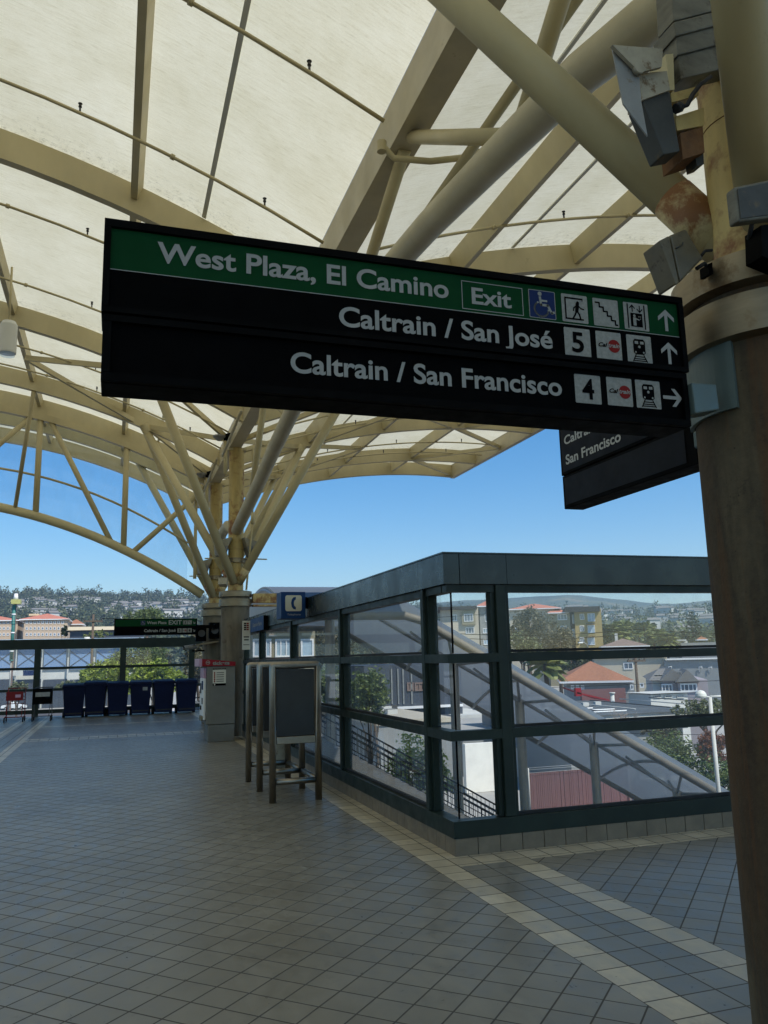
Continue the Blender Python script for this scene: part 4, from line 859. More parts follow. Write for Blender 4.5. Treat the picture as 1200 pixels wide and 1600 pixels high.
M['creamr'] = mat('cream_render', (.48, .43, .34), .8, var=.06, scale=.3)
M['beiger'] = mat('beige_render', (.46, .36, .26), .8, var=.06, scale=.3)
M['lilac'] = mat('lilac_grey_siding', (.36, .32, .34), .8, var=.06, scale=1)
M['whiter'] = mat('white_render', (.56, .56, .53), .8, var=.1, scale=.5)
M['stucco'] = mat('bright_white_stucco', (.80, .78, .72), .85, var=.06, scale=1.5, bump=.2)
M['greyr'] = mat('grey_render', (.26, .27, .27), .8, var=.08, scale=.4)
M['darkroof'] = mat('dark_roof_membrane', (.085, .095, .10), .75, var=.25, scale=.35)
M['darkbrown'] = mat('dark_brown_trim', (.035, .028, .025), .7)
M['greyroof'] = mat('grey_shingle_roof', (.20, .19, .175), .85, var=.1, scale=1.5)
M['brownroof'] = mat('brown_shingle_roof', (.20, .14, .12), .85, var=.1, scale=.8)
M['blueshade'] = mat('blue_translucent_panel', (.16, .27, .46), .5, var=.12, scale=.15)
M['bluewall'] = mat('dark_blue_grey_siding', (.045, .055, .075), .6, var=.25, scale=1, stretch=(4, 4, .1))
M['teal'] = mat('teal_paint', (.03, .16, .14), .5, var=.15, scale=2)
M['yellow'] = mat('yellow_paint', (.42, .42, .14), .6)
M['creamroof'] = mat('cream_metal_roof', (.62, .52, .33), .6, var=.05)
M['pipebrown'] = mat('weathered_brown_grey_pipe', (.15, .135, .11), .6, var=.25, scale=1.5)
M['stairgrey'] = mat('shade_darkened_stair_concrete', (.10, .10, .098), .85, var=.2, scale=2)  # concrete colour darkened to carry the shade under the curved roof
M['maroon'] = mat('maroon_slats', (.16, .075, .078), .75, var=.3, scale=4, stretch=(30, 30, .3))
M['salmon'] = mat('salmon_wall', (.5, .16, .13), .8, var=.08)
M['purewhite'] = mat('white_trim', (.8, .8, .8), .6, var=.04)
def tile_roof(name, a, b_):
    m, nt, b = newmat(name); g = N(nt, 'ShaderNodeTexCoord')
    br = N(nt, 'ShaderNodeTexWave'); br.inputs['Scale'].default_value = 2.2; br.inputs['Distortion'].default_value = .6; nt.links.new(g.outputs['Object'], br.inputs[0])
    c = mixc(nt, .35, ramp(nt, noise(nt, 3, 5, .7), [(.3, a), (.7, b_)]), ramp(nt, br.outputs[1], [(.2, (.5, .5, .5)), (.6, (1.1, 1.1, 1.1))]), 'MULTIPLY')
    nt.links.new(c, b.inputs['Base Color']); b.inputs['Roughness'].default_value = .85; return m
M['terracotta'] = tile_roof('terracotta_tiles', (.27, .11, .055), (.44, .20, .11)); M['redroof'] = tile_roof('red_roof_tiles', (.42, .13, .08), (.60, .25, .17))

# ground, terrain with wooded hills
def ridge(th):
    """ridge heights for azimuth th in degrees: near wooded hill, far smooth hill (elevation tangents)"""
    return float(np.interp(th, *NEAR)), float(np.interp(th, *FAR))
def rows(l, drop=0):
    o = []
    for x, y in l: d = at(x, y, Y=1.0) - Vector((0, 0, EYE)); o.append((math.degrees(math.atan2(d.x, d.y)), d.z/math.hypot(d.x, d.y)-drop))
    return tuple(zip(*o))
NEAR = rows([(-600, 935), (0, 927), (50, 928), (75, 930), (105, 932), (150, 928), (195, 933), (255, 932), (300, 934), (420, 938), (540, 941), (640, 944), (700, 950), (790, 953), (940, 955), (1000, 955), (1055, 955), (1115, 950), (1300, 950)], .0045)
FAR = rows([(-600, 960), (400, 955), (640, 946), (697, 940), (721, 938), (740, 936), (755, 938), (788, 934.7), (836, 931.8), (872, 930.3), (890, 929), (916, 930.3), (938, 934), (960, 936), (977, 937), (1015, 942.5), (1045, 943.5), (1067, 943), (1090, 939.5), (1110, 937.7), (1300, 930)])
def hz(th, r):
    a, f = ridge(th); w1 = 6*math.sin(th*1.9)+4*math.sin(th*4.3+1); n = (math.sin(th*.9+r*.004)+math.sin(th*2.1-r*.007))*6
    R1, R2 = 1250.0, 3000.0; top1, top2 = a*R1+EYE, f*R2+EYE
    if r < 420: return GZ
    if r < R1: t_ = (r-420)/(R1-420); return GZ+(top1-GZ)*(t_**1.15)+n*t_*(1-t_)*2+w1*.0*t_
    if r < 1700: t_ = (r-R1)/450; return top1-(top1*.35)*t_*t_*(3-2*t_)
    t_ = (r-1700)/(R2-1700)
    if r <= R2: b0 = top1*.65; return b0+(top2-b0)*(t_**.9)+n*4*t_*(1-t_)
    return top2*(1-(r-R2)/2600)
def hill_material():
    m, nt, b = newmat('hill_ground'); g = N(nt, 'ShaderNodeNewGeometry'); P_ = g.outputs['Position']
    s = noise(nt, .0035, 6, .65, vec=P_); s2 = noise(nt, .03, 4, .7, vec=P_)
    c = ramp(nt, s, [(.38, (.035, .055, .03)), (.52, (.085, .10, .05)), (.6, (.12, .13, .065)), (.72, (.26, .20, .12))])
    c = mixc(nt, .6, c, ramp(nt, s2, [(.3, (.5, .55, .5)), (.7, (1.2, 1.15, 1.1))]), 'MULTIPLY')
    nt.links.new(c, b.inputs['Base Color']); b.inputs['Roughness'].default_value = .95; return m
ths = [-62+i*1.0 for i in range(137)]; rs = [420, 470, 540, 620, 720, 820, 920, 1020, 1120, 1200, 1250, 1330, 1480, 1700, 1900, 2150, 2400, 2650, 2850, 3000, 3200, 3800, 5200]
b = MB(); b.sheet([[(r*math.sin(rad(th)), r*math.cos(rad(th)), hz(th, r)-.5) for r in rs] for th in ths]); tag(b.build('hills', hill_material()), kind='structure')
b = MB(); b.box(-2500, 3500, 28, 3000, GZ-3, GZ-.02); tag(b.build('ground', M['lot']), kind='structure')
b = MB(); b.box(-2500, 2500, -2500, 27.9, GZ-3, GZ-.02); tag(b.build('ground', M['asphalt']), kind='structure')
def road(pts, wd, z, m='asphalt', name='street'):
    b = MB()
    for (x0, y0), (x1, y1) in zip(pts[:-1], pts[1:]):
        d = Vector((x1-x0, y1-y0, 0)).normalized(); s = Vector((-d.y, d.x, 0))*wd/2
        b.add([Vector((x0, y0, z))-s, Vector((x1, y1, z))-s, Vector((x1, y1, z))+s, Vector((x0, y0, z))+s], [(0, 1, 2, 3)])
    return tag(b.build(name, M[m]), kind='structure')
road([(-200, 112), (260, 112)], 12, GZ+.01); road([(9, 60), (24, 420)], 11, GZ+.03, 'road'); road([(-60, 148), (10, 148)], 22, GZ+.02, 'asphalt', 'parking_lot')
road([(34, 60), (200, 63)], 7, GZ+.01)

# ---- plants
def crown(blobs, n, leaf, seed, flat=.0):
    """leaf-sized faces scattered in clumps through several ellipsoids (cx, cy, cz, rx, ry, rz)"""
    g = np.random.default_rng(seed); vol = np.array([bb[3]*bb[4]*bb[5] for bb in blobs])**.7; cnt = (n*vol/vol.sum()).astype(int); V = []
    for (cx, cy, cz, rx, ry, rz), k in zip(blobs, cnt):
        nc = max(5, k//22); d = g.normal(size=(nc, 3)); d /= np.linalg.norm(d, axis=1)[:, None]; rr = g.uniform(.45, 1.04, nc)**.6
        cc = d*rr[:, None]*[rx, ry, rz]+[cx, cy, cz]; rc = g.uniform(.12, .26, nc)*min(rx, rz)
        idx = g.integers(0, nc, k); p = cc[idx]+g.normal(size=(k, 3))*rc[idx][:, None]*.75
        u = g.normal(size=(k, 3)); u[:, 2] *= .6; u /= np.linalg.norm(u, axis=1)[:, None]; v = np.cross(u, g.normal(size=(k, 3))); v /= np.linalg.norm(v, axis=1)[:, None]
        s = (leaf*g.uniform(.5, 1.25, k))[:, None]; V.append(np.stack([p-u*s, p-v*s*.5, p+u*s, p+v*s*.5], 1))
    V = np.concatenate(V); b = MB(); b.v = [tuple(q) for q in V.reshape(-1, 3).tolist()]; m = len(V); b.f = [(4*i, 4*i+1, 4*i+2, 4*i+3) for i in range(m)]; b.m = [0]*m; b.sm = [False]*m
    return b
def tree(name, label, base, h, blobs, n, leaf, fm, trunk_r=.25, cat='tree', group=None, seed=1, limbs=5, bark='bark'):
    """blobs relative to the base in metres"""
    t = thing(name, base, label, cat, group); O = (0, 0, 0); g = random.Random(seed)
    b = MB(); top = sum(bb[2] for bb in blobs)/len(blobs)
    b.tube([(0, 0, -.1), (g.uniform(-.05, .05)*h, g.uniform(-.03, .03)*h, top*.5), (g.uniform(-.05, .05)*h, 0, top)], [trunk_r, trunk_r*.75, trunk_r*.4], 8)
    for i in range(limbs):
        bb = blobs[i % len(blobs)]; z0 = top*g.uniform(.35, .7)
        b.tube([(0, 0, z0), (bb[0]*.5+g.uniform(-.2, .2)*bb[3], bb[1]*.5, (z0+bb[2])/2), (bb[0]+g.uniform(-.4, .4)*bb[3], bb[1]+g.uniform(-.4, .4)*bb[4], bb[2]+.3*bb[5])], [trunk_r*.5, trunk_r*.3, trunk_r*.12], 6)
    b.build('trunk', M[bark], t, O); crown(blobs, n, leaf, seed).build('crown', F[fm], t, O); return t
def ptree(label, px0, px1, ytop, ybot, Y, fm, n=2600, leaf=None, name='tree', cat='tree', group=None, seed=1, depth=.8, lean=0, k=5, base_z=GZ, wide_top=False, trunk_r=None):
    """a tree whose crown spans photo columns px0..px1 and rows ytop..ybot when it stands at distance Y"""
    a = at(px0, (ytop+ybot)/2, Y=Y); c = at(px1, (ytop+ybot)/2, Y=Y); zt_, zb_ = at((px0+px1)/2, ytop, Y=Y).z, at((px0+px1)/2, ybot, Y=Y).z
    w_, h_ = (c.x-a.x)/2, (zt_-zb_)/2; cx = (a.x+c.x)/2; g = random.Random(seed*13+1); bl = []
    for i in range(k):
        f = (i+.5)/k*2-1; bl.append((f*w_*.68, g.uniform(-.4, .4)*w_*depth, (zt_+zb_)/2-base_z+g.uniform(-.25, .35)*h_-(abs(f)**2)*h_*.3, w_*g.uniform(.38, .55), w_*g.uniform(.4, .6)*depth, h_*g.uniform(.5, .72)))
    bl.append((0, 0, (zt_+zb_)/2-base_z+.1*h_, w_*.7, w_*.6*depth, h_*.85)); d = math.hypot(cx, Y)
    return tree(name, label, (cx, Y, base_z), zt_-base_z, bl, n, leaf or max(.10, d*.0017), fm, trunk_r or max(.12, w_*.08), cat, group, seed)
LG = 'street trees and shrubs below the concourse'
ptree('bright yellow green tree crown right behind the left bins', 120, 215, 1032, 1085, 46, 'bright', 5200, seed=3, name='broadleaf_tree')
ptree('bright yellow green tree crown behind the right bins', 196, 290, 1034, 1085, 44, 'bright', 5200, seed=4, name='broadleaf_tree')
ptree('taller dark green tree between the two bright green crowns', 165, 262, 1000, 1060, 66, 'mid', 5200, seed=5, name='broadleaf_tree')
ptree('dark drooping conifer beside the ticket machine', 284, 330, 985, 1075, 40, 'olive', 3600, seed=6, name='conifer_tree', k=4)
ptree('large dome shaped dark green tree above the far exit sign', 192, 268, 947, 990, 240, 'mid', 5200, seed=7, name='broadleaf_tree', trunk_r=.6)
ptree('small pointed conifer in front of the beige apartments', 95, 107, 975, 998, 205, 'dark', 700, seed=8, name='conifer_tree', k=2)
ptree('low grey green shrub behind the red cart', 8, 48, 1064, 1084, 95, 'pale', 1400, seed=9, name='shrub', cat='shrub')
ptree('spiky pale shrub right of the balustrade post', 84, 128, 1061, 1080, 90, 'pale', 1300, seed=10, name='shrub', cat='shrub')
ptree('yellow green shrub in front of the cream roofed hall', 128, 176, 985, 998, 180, 'palm', 900, seed=11, name='shrub', cat='shrub', k=3)
ptree('grey brown leafless looking tree behind the pale street', 236, 268, 1010, 1045, 150, 'olive', 1200, seed=12)
ptree('large olive brown tree seen through the third glass bay', 440, 548, 950, 1050, 78, 'olive', 7000, seed=13, name='broadleaf_tree', k=7)
ptree('green and brown hillside tree seen through the corner bay', 536, 668, 962, 1040, 92, 'olive', 6000, seed=14, name='broadleaf_tree', k=7)
ptree('light green tree crown inside the corner bay above the rail', 588, 668, 962, 992, 70, 'pale', 1800, seed=31, name='broadleaf_tree', k=5)
ptree('bright leafy tree beside the dark blue building', 540, 612, 1042, 1135, 40, 'mid', 5600, seed=15, name='broadleaf_tree', k=5)
ptree('green shrub below the phone stand height outside the glass', 490, 545, 1035, 1110, 46, 'mid', 4200, seed=16, name='broadleaf_tree', k=4)
ptree('sunlit yellow green bush behind the stair railing', 596, 706, 1140, 1262, 37, 'bright', 5200, seed=17, name='bush', cat='bush', k=4)
ptree('large rounded olive brown eucalyptus before the apartments', 792, 862, 944, 1016, 150, 'olive', 5200, seed=18, name='eucalyptus_tree', k=6, trunk_r=.5)
ptree('smaller olive eucalyptus right of the large one', 838, 906, 978, 1032, 138, 'olive', 4200, seed=19, name='eucalyptus_tree', k=5, trunk_r=.4)
ptree('light green tree at the foot of the large eucalyptus', 786, 842, 988, 1034, 124, 'pale', 3000, seed=20, name='broadleaf_tree', k=4)
ptree('dark tree behind the terracotta roof', 842, 945, 1022, 1052, 118, 'dark', 3000, seed=21, name='broadleaf_tree', k=5)
ptree('dark tree beside the ochre apartments', 934, 960, 975, 1012, 190, 'dark', 1500, seed=22, name='broadleaf_tree', k=3)
ptree('dark round tree left of the tall layered pine', 1030, 1068, 985, 1012, 230, 'dark', 1800, seed=23, name='broadleaf_tree', k=4)
ptree('pale green tree behind the globe street lamp', 1052, 1150, 1090, 1128, 41, 'pale', 3800, seed=24, name='broadleaf_tree', k=5)
ptree('broad green hedge under the street lamp', 985, 1098, 1142, 1214, 39.5, 'mid', 7000, seed=25, name='hedge', cat='hedge', k=7)
ptree('red brown shrub beside the lamp post', 1088, 1136, 1138, 1205, 38.5, 'redbrown', 3200, seed=26, name='shrub', cat='shrub', k=4)
ptree('glossy green bush at the foot of the lamp post', 1086, 1165, 1182, 1246, 36, 'mid', 3800, seed=27, name='bush', cat='bush', k=4)
ptree('olive hedge end beyond the curved stair roof', 1005, 1070, 1128, 1160, 40.5, 'olive', 1600, seed=28, name='hedge', cat='hedge', k=4)
# bare tree in front of the flat roofed building
bt = thing('bare_tree', (27.2, 41, GZ), 'small bare pinkish tree in front of the flat roofed building', 'tree'); b = MB(); g = random.Random(5)
def branch(p, d, L, r, k):
    q = p+d*L; b.tube([p, (p+q)/2+Vector((g.uniform(-.05, .05), 0, 0)), q], [r, r*.8, r*.6], 5)
    if k:
        for _ in range(3): branch(q, (d+Vector((g.uniform(-.8, .8), g.uniform(-.6, .6), g.uniform(-.2, .5)))).normalized(), L*g.uniform(.55, .8), r*.6, k-1)
branch(Vector((27.2, 41, GZ)), Vector((0, 0, 1)), 2.1, .07, 0); branch(Vector((27.2, 41, GZ+2.1)), Vector((.1, 0, 1)).normalized(), 1.0, .06, 4); b.build('trunk', M['deadbark'], bt)
# palms
def make_palm(h, label, loc, n=40, L=3.0):
    t = thing('palm_tree', loc, label, 'palm', 'fan palms behind the houses'); O = (0, 0, 0)
    MB().tube([(0, 0, 0), (.1, 0, h*.5), (0, 0, h)], [.28, .22, .2], 8).build('trunk', M['bark'], t, O); b = MB(); g = random.Random(3)
    for i in range(n):
        a = i*2.399; e = g.uniform(-.6, 1.1); d = Vector((math.cos(a)*math.cos(e), math.sin(a)*math.cos(e), math.sin(e))); s = d.cross(Vector((0, 0, 1))).normalized()
        p0 = Vector((0, 0, h)); p1 = p0+d*L*.55; p2 = p0+d*L+Vector((0, 0, -.55*L*.5)); wv = s*L*.17
        b.add([p0, p1-wv, p2, p1+wv], [(0, 1, 2, 3)]); b.add([p1-wv*.2, p1-wv*2.0+Vector((0, 0, -.3)), p2-wv*.8, p2], [(0, 1, 2, 3)]); b.add([p1+wv*.2, p2, p2+wv*.8, p1+wv*2.0+Vector((0, 0, -.3))], [(0, 1, 2, 3)])
    b.build('crown', F['palm'], t, O); return t
pa = None
for i, (px, py, Y) in enumerate([(957, 984, 190), (966, 980, 200), (976, 979, 195), (985, 982, 210), (997, 983, 200), (1006, 981, 190), (1013, 984, 205), (1022, 996, 160), (1030, 993, 165), (972, 990, 180), (1042, 1000, 150)]):
    c = at(px, py, Y=Y); l = 'shaggy fan palm in the row of palms beyond the houses'
    if pa is None: pa = make_palm(9.0, l, (c.x, Y, c.z-9.0))
    else: dup(pa, (c.x, Y, c.z-9.0), rz=i*1.3, scale=(1, 1, 1))
c = at(852, 1046, Y=66); pm = make_palm(4.2, 'leafy green palm beside the terracotta roofed building', (c.x, 66, c.z-3.7), 34, 2.2); pm['group'] = 'palms near the stair roof'
# tall layered pine
c = at(1085, 1010, Y=215); z1 = at(1085, 955, Y=215).z; pn = thing('pine_tree', (c.x, 215, c.z), 'tall dark layered pine standing above the white buildings', 'tree'); O = (0, 0, 0); H = z1-c.z
MB().tube([(0, 0, -6), (0, 0, H)], [.4, .08], 8).build('trunk', M['bark'], pn, O)
bl2 = []
for i in range(11):
    f = i/10; r = (1-f)*5.3+.7
    for k in range(3): a = i*1.1+k*2.09; bl2.append((math.cos(a)*r*.5, math.sin(a)*r*.5, H*(.06+.9*f), r*.55, r*.55, H*.028))
crown(bl2, 6500, .42, 9).build('crown', F['dark'], pn, O)
# wooded hillside: too many trees to count
def forest():
    g = np.random.default_rng(21); V = []; n = 0
    def put(th, r, s, nl=60):
        nl = int(nl*1.0)
        x, y, z = r*math.sin(rad(th)), r*math.cos(rad(th)), hz(th, r)
        hh = s*g.uniform(1.0, 1.9); c = np.array([x, y, z+hh*.55]); d = g.normal(size=(nl, 3)); d /= np.linalg.norm(d, axis=1)[:, None]
        p = c+d*np.array([s*.5, s*.5, hh*.5])*g.uniform(.5, 1.05, nl)[:, None]; u = g.normal(size=(nl, 3)); u /= np.linalg.norm(u, axis=1)[:, None]; v = np.cross(u, g.normal(size=(nl, 3))); v /= np.linalg.norm(v, axis=1)[:, None]
        q = s*.125*g.uniform(.6, 1.3, nl)[:, None]; V.append(np.stack([p-u*q, p-v*q*.7, p+u*q, p+v*q*.7], 1))
    for _ in range(1900):
        th = g.uniform(-9, 13); r = 430+800*g.uniform(0, 1)**.75; put(th, r, g.uniform(6, 12), 70)
    for _ in range(420): put(g.uniform(-9, 14), g.uniform(1180, 1262), g.uniform(5, 10), 70)
    for _ in range(900):
        th = g.uniform(13, 46); r = 430+820*g.uniform(0, 1)**.8; put(th, r, g.uniform(6, 12), 50)
    for _ in range(500): put(g.uniform(16, 46), g.uniform(260, 430), g.uniform(6, 11), 60)
    for _ in range(260): put(g.uniform(14, 46), g.uniform(1170, 1262), g.uniform(5, 9), 50)
    V = np.concatenate(V); b = MB(); b.v = [tuple(q) for q in V.reshape(-1, 3).tolist()]; m = len(V); b.f = [(4*i, 4*i+1, 4*i+2, 4*i+3) for i in range(m)]; b.m = [0]*m; b.sm = [False]*m
    return tag(b.build('forest', F['forest']), kind='stuff')
def _ghz(th, r): return hz(th, r)
forest()
# ---- hillside houses
h0 = thing('hillside_house', (0, 0, 0), 'small pale house on the wooded hillside beyond the town', 'house', 'pale houses scattered over the wooded hillside'); O = (0, 0, 0)
MB().box(-7, 7, -4.5, 4.5, -3, 4.2).build('wall', M['whiter'], h0, O)
b = MB(); b.add([(-7.6, -5.2, 4.2), (7.6, -5.2, 4.2), (7.6, 5.2, 4.2), (-7.6, 5.2, 4.2), (-7.6, 0, 6.2), (7.6, 0, 6.2)], [(0, 1, 5, 4), (2, 3, 4, 5), (0, 4, 3), (1, 2, 5), (3, 2, 1, 0)]); b.build('roof', M['greyroof'], h0, O)
g = random.Random(11); first = True
for i in range(170):
    if i < 75: th = g.uniform(-8.5, 11); r = g.choice([820, 880, 930, 980, 1030])+g.uniform(-22, 22)
    else: th = g.uniform(25, 44); r = g.choice([620, 760, 900, 1000, 1080, 1140])+g.uniform(-30, 30)
    x, y, z = r*math.sin(rad(th)), r*math.cos(rad(th)), hz(th, r)
    o = h0 if first else dup(h0, (0, 0, 0)); first = False
    s = g.uniform(.6, 1.15); o.location = (x, y, z+4.5+4*s); o.scale = (s*g.uniform(.8, 1.5), s, s); o.rotation_euler.z = rad(-th+g.uniform(-25, 25))

# ---- buildings
def winp(par, Y, x0, y0, x1, y1, fr='purewhite', pane='winglass', bars=1, fw=.12, name='window'):
    a = at(x0, y1, Y=Y-.06); c = at(x1, y0, Y=Y-.06); b = MB()
    for q in ((a.x, c.x, a.z, a.z+fw), (a.x, c.x, c.z-fw, c.z), (a.x, a.x+fw, a.z+fw, c.z-fw), (c.x-fw, c.x, a.z+fw, c.z-fw)): b.box(q[0], q[1], Y-.10, Y-.002, q[2], q[3])
    for k in range(1, bars+1): xm = a.x+(c.x-a.x)*k/(bars+1); b.box(xm-fw/3, xm+fw/3, Y-.09, Y-.002, a.z+fw, c.z-fw)
    o = b.build(name, M[fr], par); MB().box(a.x+fw, c.x-fw, Y-.03, Y-.001, a.z+fw, c.z-fw).build('pane', M[pane], o); return o
def wpx(par, Y, x0, y0, x1, y1, dep, m, name='wall', zb_=None):
    """solid block whose front face covers the photo rectangle when it stands at distance Y"""
    a = at(x0, y1, Y=Y); c = at(x1, y0, Y=Y); z0 = a.z if zb_ is None else zb_
    return MB().box(a.x, c.x, Y, Y+dep, z0, c.z).build(name, M[m], par)
def hip(par, x0, x1, y0, y1, z, h, ov, m, ridge_=.35, name='roof'):
    x0 -= ov; x1 += ov; y0 -= ov; y1 += ov; lx = min((y1-y0)/2, (x1-x0)/2-.01); ym = (y0+y1)/2
    b = MB(); b.add([(x0, y0, z), (x1, y0, z), (x1, y1, z), (x0, y1, z), (x0+lx, ym, z+h), (x1-lx, ym, z+h)], [(0, 1, 5, 4), (1, 2, 5), (2, 3, 4, 5), (3, 0, 4), (3, 2, 1, 0)])
    r = b.build(name, M[m], par); MB().box(x0, x1, y0, y1, z-.22, z-.01).build('eave', M['purewhite'], r); return r
# ochre and olive apartments
ap = thing('apartment_building', (at(870, 1000, Y=180).x, 180, GZ), 'olive and ochre apartment block with dark flat roofs right of the eucalyptus', 'building')
wpx(ap, 180, 903, 953, 937, 1050, 14, 'ochre', zb_=GZ); wpx(ap, 181.5, 888, 950, 903, 1050, 10, 'darkbrown', zb_=GZ); wpx(ap, 180.6, 858, 956, 888, 1050, 14, 'oliver', zb_=GZ); wpx(ap, 183, 790, 949, 858, 1050, 14, 'creamr', zb_=GZ)
a, c = at(886, 957, Y=179), at(938, 949, Y=179); MB().box(a.x, c.x, 178.6, 195, a.z, c.z).build('roof', M['darkbrown'], ap)
a, c = at(790, 950, Y=182), at(868, 944, Y=182); hip(ap, a.x, c.x, 182.5, 196, a.z, 1.6, .6, 'redroof'); a, c = at(858, 957, Y=179.5), at(887, 949, Y=179.5); hip(ap, a.x, c.x, 180, 192, a.z, 1.3, .5, 'redroof')
for y0, y1 in ((960, 969), (978, 987), (996, 1005)): winp(ap, 180, 906, y0, 912, y1); winp(ap, 180, 918, y0-.5, 928, y1+3, pane='winpale')
for y in (975, 994, 1012): a, c = at(917, y+1, Y=179.4), at(930, y, Y=179.4); MB().box(a.x, c.x, 178.6, 179.9, a.z, c.z).build('balcony', M['darkbrown'], ap)
for y0, y1 in ((960, 969), (978, 985), (996, 1003)): winp(ap, 180.6, 870, y0, 884, y1, bars=2); winp(ap, 183, 856.5, y0, 863, y1) if False else None
for y0, y1 in ((961, 975), (983, 997)): winp(ap, 181.5, 890, y0, 901, y1, fr='purewhite', bars=2, pane='winpale')
for x in (795, 812, 840): winp(ap, 183, x, 979, x+7, 987)
# cream corner apartments seen in the narrow corner bay
ac = thing('apartment_building', (at(735, 980, Y=150).x, 150, GZ), 'cream apartment block with dark trim seen in the narrow corner bay', 'building')
wpx(ac, 150, 690, 950, 747, 1040, 12, 'creamr', zb_=GZ); wpx(ac, 152, 747, 946, 772, 1040, 12, 'greyr', zb_=GZ); wpx(ac, 149.4, 724, 955, 744, 976, .55, 'oliver', 'bay')
a, c = at(686, 952, Y=149), at(748, 947, Y=149); MB().box(a.x, c.x, 148.8, 163, a.z, c.z).build('roof', M['darkbrown'], ac)
a, c = at(744, 947, Y=151), at(776, 940, Y=151); hip(ac, a.x, c.x, 151.5, 164, a.z, 1.4, .4, 'redroof')
winp(ac, 149.4, 727, 959, 741, 971, bars=2); winp(ac, 150, 728, 980, 741, 990, bars=2); winp(ac, 150, 705, 960, 714, 970); winp(ac, 152, 749, 982, 757, 990, pane='winpale'); winp(ac, 152, 750, 999, 758, 1008, pane='winpale'); winp(ac, 152, 752, 960, 758, 972)
# brown roofed house and white commercial buildings behind the rail
h1 = thing('house', (at(975, 1015, Y=140).x, 140, GZ), 'grey house with a wide brown hip roof below the palms', 'house')
wpx(h1, 140, 944, 1009, 1008, 1040, 10, 'whiter', zb_=GZ); a, c = at(942, 1010, Y=140), at(1010, 998, Y=140); hip(h1, a.x, c.x, 140, 152, a.z, 1.55, .6, 'brownroof'); MB().box(a.x+3.2, a.x+3.9, 145, 145.7, a.z+.9, a.z+2.6).build('chimney', M['whiter'], h1)
for x in (948, 960, 975, 982, 998): winp(h1, 140, x, 1011, x+5, 1015)
wb = thing('commercial_building', (at(1080, 1010, Y=150).x, 150, GZ), 'low white commercial building left of the layered pine base', 'building')
wpx(wb, 150, 1044, 1001, 1074, 1030, 14, 'whiter', zb_=GZ); wpx(wb, 148, 1074, 1003, 1140, 1030, 16, 'greyr', zb_=GZ); a, c = at(1040, 1002, Y=149), at(1076, 999, Y=149); MB().box(a.x, c.x, 147.9, 164.5, a.z, c.z).build('roof', M['whiter'], wb); a, c = at(1058, 1000, Y=158), at(1072, 995, Y=158); hip(wb, a.x, c.x, 158, 163, a.z, .8, .2, 'terracotta'); winp(wb, 150, 1060, 1004.5, 1070, 1007)
# beige flat block and green grey block
b1 = thing('commercial_building', (at(975, 1045, Y=105).x, 105, GZ), 'long beige flat roofed block behind the terracotta roof', 'building')
wpx(b1, 105, 930, 1027, 1040, 1075, 14, 'creamr', zb_=GZ); winp(b1, 105, 975, 1035, 989, 1046); a, c = at(928, 1028, Y=104.8), at(1041, 1026, Y=104.8); MB().box(a.x, c.x, 104.6, 119.5, a.z, c.z).build('parapet', M['whiter'], b1)
b2 = thing('commercial_building', (at(1080, 1045, Y=98).x, 98, GZ), 'grey green flat roofed block with white pipes behind the lilac house', 'building')
wpx(b2, 98, 1040, 1030, 1150, 1070, 14, 'greyr', zb_=GZ); a, c = at(1040, 1031, Y=97.8), at(1152, 1029, Y=97.8); MB().box(a.x, c.x, 97.6, 112.5, a.z, c.z).build('parapet', M['whiter'], b2)
for x in (1046, 1094, 1109): a, c = at(x, 1050, Y=97.8), at(x+4, 1042, Y=97.8); MB().tube([(a.x, 97.8, a.z), (a.x, 97.8, c.z), (c.x, 97.8, c.z), (c.x, 97.8, c.z-.3)], .06, 6).build('pipe', M['purewhite'], b2)
# terracotta hip roof building
tr = thing('house', (at(920, 1070, Y=76).x, 76, GZ), 'low building with a bright terracotta hip roof and grey walls', 'building')
wpx(tr, 78, 872, 1066, 975, 1100, 12, 'greyr', zb_=GZ); a, c = at(866, 1066, Y=77), at(978, 1041, Y=77); hip(tr, a.x+.8, c.x-.6, 78, 92, a.z, 2.0, .8, 'terracotta')
for x in (878, 886, 894): winp(tr, 78, x, 1071, x+5, 1078)
bw2 = thing('brick_wall', (at(935, 1080, Y=70).x, 70, GZ), 'dark maroon slatted wall in front of the terracotta roofed building', 'wall'); wpx(bw2, 70, 910, 1075, 977, 1100, .3, 'maroon', zb_=GZ)
rw = thing('red_canopy', (at(930, 1085, Y=66).x, 66, GZ), 'bright red sloping canopy with a square red end board', 'canopy'); a, c = at(900, 1088, Y=66), at(908, 1075, Y=66); MB().box(a.x, c.x, 66, 66.3, a.z, c.z).build('end_board', M['red'], rw)
a, c = at(902, 1090, Y=66), at(952, 1093, Y=66); b = MB(); b.add([(a.x, 66, a.z+.5), (c.x, 66, c.z), (c.x, 68.5, c.z+.1), (a.x, 68.5, a.z+.9), (a.x, 66, a.z+.35), (c.x, 66, c.z-.12), (c.x, 68.5, c.z-.05), (a.x, 68.5, a.z+.75)], [(0, 1, 2, 3), (0, 4, 5, 1), (7, 6, 5, 4), (1, 5, 6, 2), (2, 6, 7, 3), (3, 7, 4, 0)]); b.build('roof', M['red'], rw)
